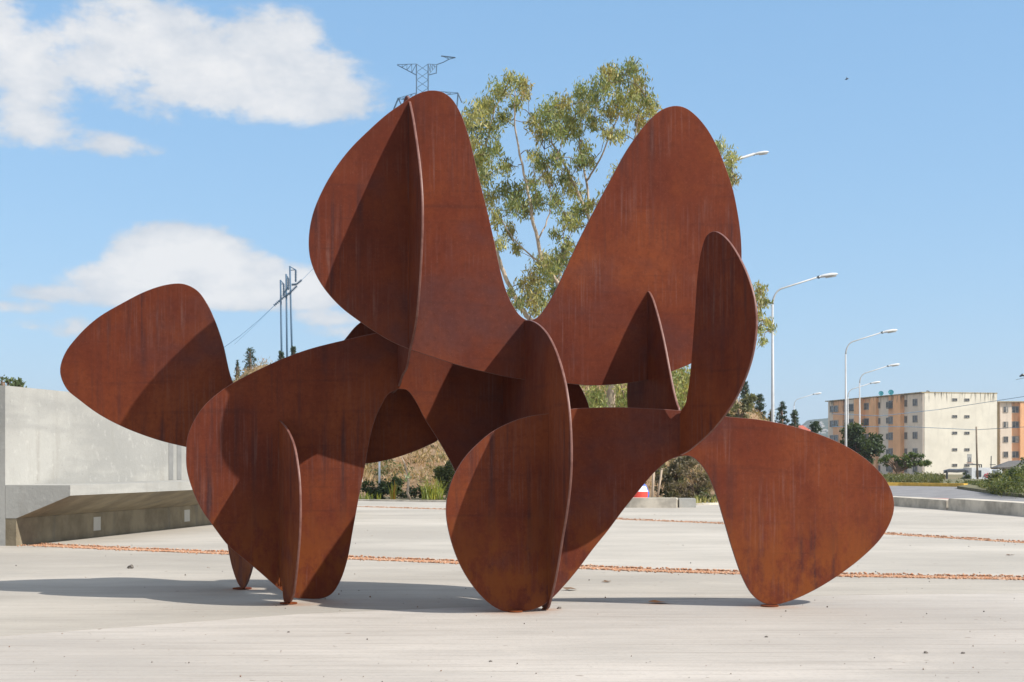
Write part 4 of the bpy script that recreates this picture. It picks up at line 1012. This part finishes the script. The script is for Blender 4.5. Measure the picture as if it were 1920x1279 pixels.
# hut, hoop, shade roof, tank, low house at the right
def hut():
    d = 95.; z0 = gz(d); x = lambda px: ray(px) * d; zz = lambda py: CAMZ + (HY - py) / F * d
    root = empty('white_hut', (x(1846), d, z0)); tag(root, 'small white hut with a dark doorway and a red swirl painted on it', 'hut')
    WH = simple('whitewash', (.66, .68, .70), .8, .12, 3)
    o = MB().box(x(1822), x(1856), d, d + 1.8, z0, zz(877)).build('wall', WH, root); rel(o, root)
    o = MB().box(x(1856) + .01, x(1874), d + .2, d + 1.6, z0, zz(880)).build('side_wall', WH, root); rel(o, root)
    o = MB().box(x(1830), x(1840), d - .02, d - .004, zz(894), zz(882)).build('window', DARKM, root); rel(o, root)
    pts = [(1846,893),(1847.5,888.5),(1850,891.5),(1852,887),(1854.5,891),(1852,894),(1848.5,894.8)]
    b = MB(); b.tube([pt(a, c, d - .03) for a, c in pts], .035, 5); o = b.build('painted_swirl', simple('red_paint', (.60, .05, .08), .6, .1), root); rel(o, root)
    root = empty('water_tank', (x(1864), d - .6, z0)); tag(root, 'grey cylindrical water tank right of the white hut', 'tank')
    b = MB(); b.tube([(0, 0, 0), (0, 0, .15), (0, 0, zz(882) - z0), (0, 0, zz(880) - z0)], [.30, .32, .32, .22], 16); b.build('tank_body', simple('tank_grey', (.42, .44, .46), .5, .1), root, True)
    b = MB()
    for k in range(4): b.tube([(0, 0, .15 + k * .15), (0, 0, .17 + k * .15)], .335, 16)
    b.build('hoop', STEELG, root)
    # hoop board
    d2 = 98.; X = lambda px: ray(px) * d2; Z = lambda py: CAMZ + (HY - py) / F * d2
    root = empty('basketball_hoop', (X(1818), d2, gz(d2))); tag(root, 'old basketball board on a bent frame beside the white hut', 'basketball hoop')
    b = MB(); b.box(X(1813.5), X(1821.5), d2 - .05, d2, Z(871), Z(851.5)); o = b.build('backboard', simple('board_grey', (.42, .42, .40), .8, .15), root); rel(o, root)
    b = MB()
    for q in ((1815.5, 1819.5, 866, 865.2), (1815.5, 1819.5, 858.6, 858), (1815.5, 1816.1, 866, 858), (1818.9, 1819.5, 866, 858)): b.box(X(q[0]), X(q[1]), d2 - .06, d2 - .052, Z(q[2]), Z(q[3]))
    o = b.build('board_line', DARKM, root); rel(o, root)
    b = MB(); b.tube([pt(1818, 871, d2), pt(1840, 871, d2), pt(1840, 905, d2)], .05, 6); b.tube([pt(1818, 869, d2 + .5), pt(1836, 872, d2 + .5), pt(1838, 886, d2 + .5)], .04, 6); o = b.build('frame', DARKM, root); rel(o, root)
    b = MB(); c0 = pt(1817.5, 868, d2 - .3); b.tube([c0 + Vector((.22 * math.cos(a), .22 * math.sin(a), 0)) for a in [k * .5236 for k in range(13)]], .015, 5); o = b.build('ring', simple('rim_orange', (.5, .15, .04), .5), root); rel(o, root)
    # shade roof
    d3 = 90.; P = lambda a, c, e=0: pt(a, c, d3 + e); root = empty('shade_shelter', (P(1795, 900).x, d3, gz(d3))); tag(root, 'dark sagging tarpaulin shelter in front of the cream gable', 'shelter')
    V = []; cols = [(1769, 882), (1780, 879.5), (1795, 880), (1808, 879), (1816, 881)]
    for e in (0, 2.4):
        for (a, c) in cols: V.append(P(a, c + (1.5 if e == 0 else -.5) + random.uniform(-.5, .5), e))
    V2 = [v - Vector((0, 0, .16)) for v in V]; m = len(cols)
    b = MB(); b.add(V + V2, [(i, i + 1, i + 1 + m, i + m) for i in range(m - 1)] + [(i + 2 * m, i + 3 * m, i + 1 + 3 * m, i + 1 + 2 * m) for i in range(m - 1)] + [(i, i + 2 * m, i + 1 + 2 * m, i + 1) for i in range(m - 1)])
    o = b.build('tarpaulin', simple('tarpaulin', (.07, .075, .085), .6, .3), root); rel(o, root)
    for (a, e) in ((1775, 0), (1812, 0), (1776, 2.3), (1812, 2.3)):
        b = MB(); b.tube([P(a, 904, e), P(a, 882, e)], .05, 6); o = b.build('leg', DARKM, root); rel(o, root)
    # low house
    d4 = 103.; X = lambda px: ray(px) * d4; Z = lambda py: CAMZ + (HY - py) / F * d4
    root = empty('low_house', (X(1890), d4, gz(d4))); tag(root, 'low house with a grey sloping roof at the right edge', 'house')
    o = MB().box(X(1884), X(1990), d4, d4 + 3, gz(d4), Z(878)).build('wall', BM['olive'], root); rel(o, root)
    b = MB(); b.add([(X(1866), d4 - .5, Z(876)), (X(2000), d4 - .5, Z(876)), (X(2000), d4 + 2.5, Z(860)), (X(1915), d4 + 2.5, Z(864)), (X(1866), d4 - .5, Z(879)), (X(2000), d4 - .5, Z(879)), (X(2000), d4 + 3.5, Z(878)), (X(1885), d4 + 3.5, Z(878))],
                     [(0,1,2,3),(0,4,5,1),(4,7,6,5),(3,2,6,7),(0,3,7,4),(1,5,6,2)])
    o = b.build('roof', simple('grey_sheet_roof', (.12, .11, .10), .7, .2), root); rel(o, root)
    # poles
    d5 = 88.; b = MB(); b.tube([pt(1833, 908, d5), pt(1830.5, 800, d5)], [.07, .05], 8); tag(b.build('utility_pole', simple('weathered_wood', (.20, .16, .12), .85, .2), None, True), 'thin wooden utility pole before the cream gable', 'utility pole')
    b = MB(); b.tube([pt(1858, 878, d5), pt(1858.5, 855, d5)], .03, 6); b.box(pt(1856, 871, d5).x, pt(1867, 871, d5).x, d5 - .02, d5 + .02, pt(0, 872, d5).z, pt(0, 870.8, d5).z); tag(b.build('antenna_mast', DARKM), 'short thin mast with a crossbar above the water tank', 'mast')
hut()
# red roofed house behind the pines
def red_house():
    d = 120.; X = lambda px: ray(px) * d; Z = lambda py: CAMZ + (HY - py) / F * d
    root = empty('small_house', (X(1508), d, 0)); tag(root, 'small house with a red tiled roof among the dark trees', 'house')
    o = MB().box(X(1488), X(1518), d, d + 5, -.5, Z(808)).build('wall', BM['pink'], root); rel(o, root)
    b = MB(); b.add([(X(1485), d - .4, Z(809)), (X(1521), d - .4, Z(809)), (X(1517), d + 2.6, Z(796)), (X(1490), d + 2.6, Z(796)), (X(1485), d + 5.4, Z(809)), (X(1521), d + 5.4, Z(809))],
                    [(0,1,2,3),(3,2,5,4),(0,3,4),(1,5,2),(0,4,5,1)])
    o = b.build('roof', simple('red_tiles', (.40, .10, .06), .8, .25, 3), root); rel(o, root)
red_house()
# far hill with tiny houses
def far_hill():
    xs = [600, 900, 1200, 1350, 1450, 1500, 1515, 1530, 1545, 1560, 1600, 1700, 1900, 2300]; ys = [850, 835, 815, 800, 800, 797, 786, 783, 781, 781, 786, 800, 835, 866]
    vs_ = []; m = 120; px = np.linspace(600, 2300, m); D = [1100, 1250, 1400, 1550, 1700, 2000]
    for j_, d in enumerate(D):
        for p in px:
            top = np.interp(p, xs, ys); z = CAMZ + (HY - top) / F * 1550; f = [0, .35, .72, 1, .9, .3][j_]
            vs_.append(((p - HX) / F * d, d, z * f - 1.2 + noise.noise(Vector((p * .05, d * .01, 0))) * 2.2 * (f > 0)))
    fs_ = [(i * m + k, i * m + k + 1, (i + 1) * m + k + 1, (i + 1) * m + k) for i in range(len(D) - 1) for k in range(m - 1)]
    M = Mat('far_hill_cover', .95, .1); M.col(M.mix(M.mr(M.noise(.02, 6, .7), .4, .6), (.035, .06, .04), (.07, .085, .055)))
    tag(link('far_hill', mesh('far_hill', vs_, fs_), M.m, smooth=True), kind='structure', label='wooded far hill fading to blue')
    b = MB(); rs = random.Random(4)
    for _ in range(170):
        p = rs.uniform(1380, 1620); d = rs.uniform(1180, 1480); top = np.interp(p, xs, ys); z = (CAMZ + (HY - top) / F * 1550) * np.interp(d, D, [0, .35, .72, 1, .9, .3]) - 1.2
        x = (p - HX) / F * d; w = rs.uniform(.8, 2.0); b.box(x - w, x + w, d - 3, d + 3, z - 3, z + rs.uniform(.8, 2))
    tag(b.build('far_houses', simple('far_house_walls', (.52, .50, .47), .8, .3, .05)), kind='stuff', label='tiny pale houses crowded on the far hill')
far_hill()

# verge grass and bushes at right
def verge_green():
    cl = []; rs = random.Random(9)
    for _ in range(1700):
        y = rs.uniform(60.5, 76); x = rs.uniform(5, 26)
        if HX + F * x / y > 1765: continue
        if x < 12.8 and y < 61.9 + (12.8 - x) * .62: continue
        r = rs.uniform(.07, .17); cl.append((x, y, .1 + r * .7 + (y - 62) * .006, r * 1.4, r, r * (1.2 + .1 * rs.random())))
    tag(leaves('verge_grass', cl, 330, .14, [(.10,.12,.045),(.14,.16,.06),(.08,.10,.04),(.17,.16,.08)], .25, -.6, seed=101), kind='stuff', label='rough dark grass behind the yellow kerb')
    cl = []
    for _ in range(1100):
        t = rs.random(); y = 57.5 - 19 * t + rs.uniform(0, 1) * 5; xe = 18.6 - 4.6 * min(1, (57.5 - y) / 17) if y < 57.5 else 19.
        x = xe + rs.random() ** 1.4 * 7; h = min(.8, max(.04, (HX + F * x / y - 1862) / 60 * .6)); r = rs.uniform(.12, .28) * (1 if HX + F * x / y > 1865 else .5)
        cl.append((x, y, .1 + h * rs.random() + r * .3, r * 1.3, r * 1.3, r))
    tag(leaves('verge_scrub', cl, 380, .10, [(.09,.12,.04),(.13,.15,.05),(.06,.09,.03),(.20,.19,.08)], .35, -.2, seed=102), kind='stuff', label='low scrub and weeds on the verge at the right')
verge_green()
shrub('dark bush at the right edge above the road, the tallest', 1916, 935, 44, [(1925,895,26,34),(1905,905,16,24)], DG, .13, 90, 16, 10, 111, base_z=.1)
shrub('green bush on the verge left of the tallest dark one', 1880, 925, 46, [(1880,902,26,16)], MG + DG, .13, 90, 14, 9, 112, base_z=.1)
shrub('pinkish flowering shrub beside the tarpaulin shelter', 1762, 905, 80, [(1762,894,8,5)], [(.30,.16,.14),(.14,.12,.07)], .2, 70, 8, 4, 113, base_z=-.1)
shrub('dark shrub between the shelter and the white hut', 1808, 905, 84, [(1808,896,10,8)], DG, .2, 70, 8, 4, 114, base_z=-.1)
# small bird and far lamp at the edge
def bird():
    b = MB(); c = pt(1588, 148.5, 70)
    b.tube([c + Vector((-.10, 0, -.03)), c + Vector((-.03, 0, 0)), c + Vector((.03, 0, .02)), c + Vector((.09, 0, .03))], [.005, .035, .03, .006], 7)
    b.add([c, c + Vector((-.02, .02, .0)), c + Vector((-.05, -.12, .10)), c + Vector((.04, .0, .01))], [(0, 1, 2), (0, 2, 3)])
    tag(b.build('bird', DARKM), 'tiny dark bird flying in the clear sky at upper right', 'bird')
bird()
def edge_wire_spacer():
    d = 60; b = MB(); b.tube([pt(1912, 706, d), pt(1917, 703, d), pt(1925, 705, d)], [.03, .06, .03], 7); b.tube([pt(1905, 712, d), pt(1960, 700, d)], .008, 4, False)
    tag(b.build('line_clamp', DARKM), 'small dark clamp on a wire at the right edge of the sky', 'clamp')
edge_wire_spacer()

# ------------------------------------------------------------------ loose stones and leaves on the plaza
STONE = simple('dark_stone', (.13, .115, .10), .9, .3, 20)
LEAFD = simple('dry_leaf', (.16, .10, .06), .8, .3, 20)
def stone(label, px, py, r, mat=STONE, flat=.6, name='stone'):
    x, y = gp(px, py); bm = bmesh.new(); bmesh.ops.create_icosphere(bm, subdivisions=2, radius=1)
    for v in bm.verts:
        n_ = noise.noise(v.co * 1.6 + Vector((px, py, 0))) * .45 + 1; v.co = Vector((v.co.x * r * n_, v.co.y * r * n_ * .8, max(v.co.z, -.5) * r * flat * n_))
    me = bpy.data.meshes.new(name); bm.to_mesh(me); bm.free(); o = link(name, me, mat); o.location = (x, y, r * flat * .45); tag(o, label, name.replace('_', ' '))
stone('dark stone on the slab left of the sculpture', 245, 1066, .028, flat=.9)
stone('small dark stone in the foreground at the right, the left of a pair', 1736, 1225, .012)
stone('small dark stone in the foreground at the right, the right of a pair', 1806, 1225.5, .011)
stone('small stone right of the central foot', 1049, 1141.5, .016)
stone('tiny stone in the lower centre foreground', 920, 1241, .009)
stone('tiny dark stone below the right lobe', 1437, 1195, .010)
stone('tiny stone on the left foreground slab', 541, 1186, .009)
def dryleaf(label, px, py, r, mat=LEAFD):
    x, y = gp(px, py); n = 9; V = [(x, y, .012)]
    rs = random.Random(int(px))
    for k in range(n): a = k * 2 * math.pi / n; q = r * rs.uniform(.7, 1.2); V.append((x + q * 1.4 * math.cos(a), y + q * math.sin(a), .004 + rs.random() * .018))
    b = MB(); b.add(V, [(0, 1 + k, 1 + (k + 1) % n) for k in range(n)]); o = b.build('dry_leaf', mat); tag(o, label, 'leaf')
dryleaf('dark curled leaf right of the tall central fin', 1068, 1107, .045)
dryleaf('thin dark scrap farther behind the central fin', 1138, 1092, .03)
dryleaf('rust orange leaf lying in the shadow of the right lobe', 1237, 1131.5, .055, simple('orange_leaf', (.42, .17, .05), .8, .2))
dryleaf('small brown leaf at the far right of the slab', 1894, 1042, .03)

def grit():
    rs = np.random.RandomState(77); base = np.array([(1,0,0),(-1,0,0),(0,1,0),(0,-1,0),(0,0,1),(0,0,-1)], float)
    tri = np.array([(0,2,4),(2,1,4),(1,3,4),(3,0,4),(2,0,5),(1,2,5),(3,1,5),(0,3,5)]); V = []; Fc = []; C = []
    for i in range(420):
        y = 6.4 + 22 * rs.rand() ** 1.5; x = (rs.rand() * 2 - 1) * min(9.5, y * .42)
        if x < -4.6 and y > 15: continue
        r = .0018 + .0036 * rs.rand() ** 3; V.append(base * r * (1 + .5 * rs.rand(6, 1)) + np.array([x, y, .003 + r * .5])); Fc.append(tri + 6 * len(Fc))
        C.append(np.repeat([np.array([(.10,.08,.06),(.22,.12,.07),(.30,.26,.22),(.06,.055,.05)][rs.randint(4)])], 6, 0))
    M = Mat('grit', .9, .2); at = M.n('ShaderNodeAttribute'); at.attribute_name = 'tint'; M.col(at.outputs['Color'])
    tag(link('grit', npmesh('grit', np.concatenate(V), np.concatenate(Fc), np.concatenate(C)), M.m), kind='stuff', label='fine grit scattered over the paving')
grit()

# ------------------------------------------------------------------ air
def haze():
    b = MB(); b.box(-2200, 2600, -70, 2300, -3, 95); o = b.build('haze'); me = o.data
    m = bpy.data.materials.new('air'); m.use_nodes = True; nt = m.node_tree; nt.nodes.clear()
    out = nt.nodes.new('ShaderNodeOutputMaterial'); v = nt.nodes.new('ShaderNodeVolumePrincipled')
    v.inputs['Color'].default_value = (.80, .88, 1, 1); v.inputs['Density'].default_value = .00030; v.inputs['Anisotropy'].default_value = .2
    nt.links.new(v.outputs[0], out.inputs['Volume']); me.materials.append(m); tag(o, kind='stuff', label='thin blue air that fades the far hill')
HAZE = True
if HAZE: haze()
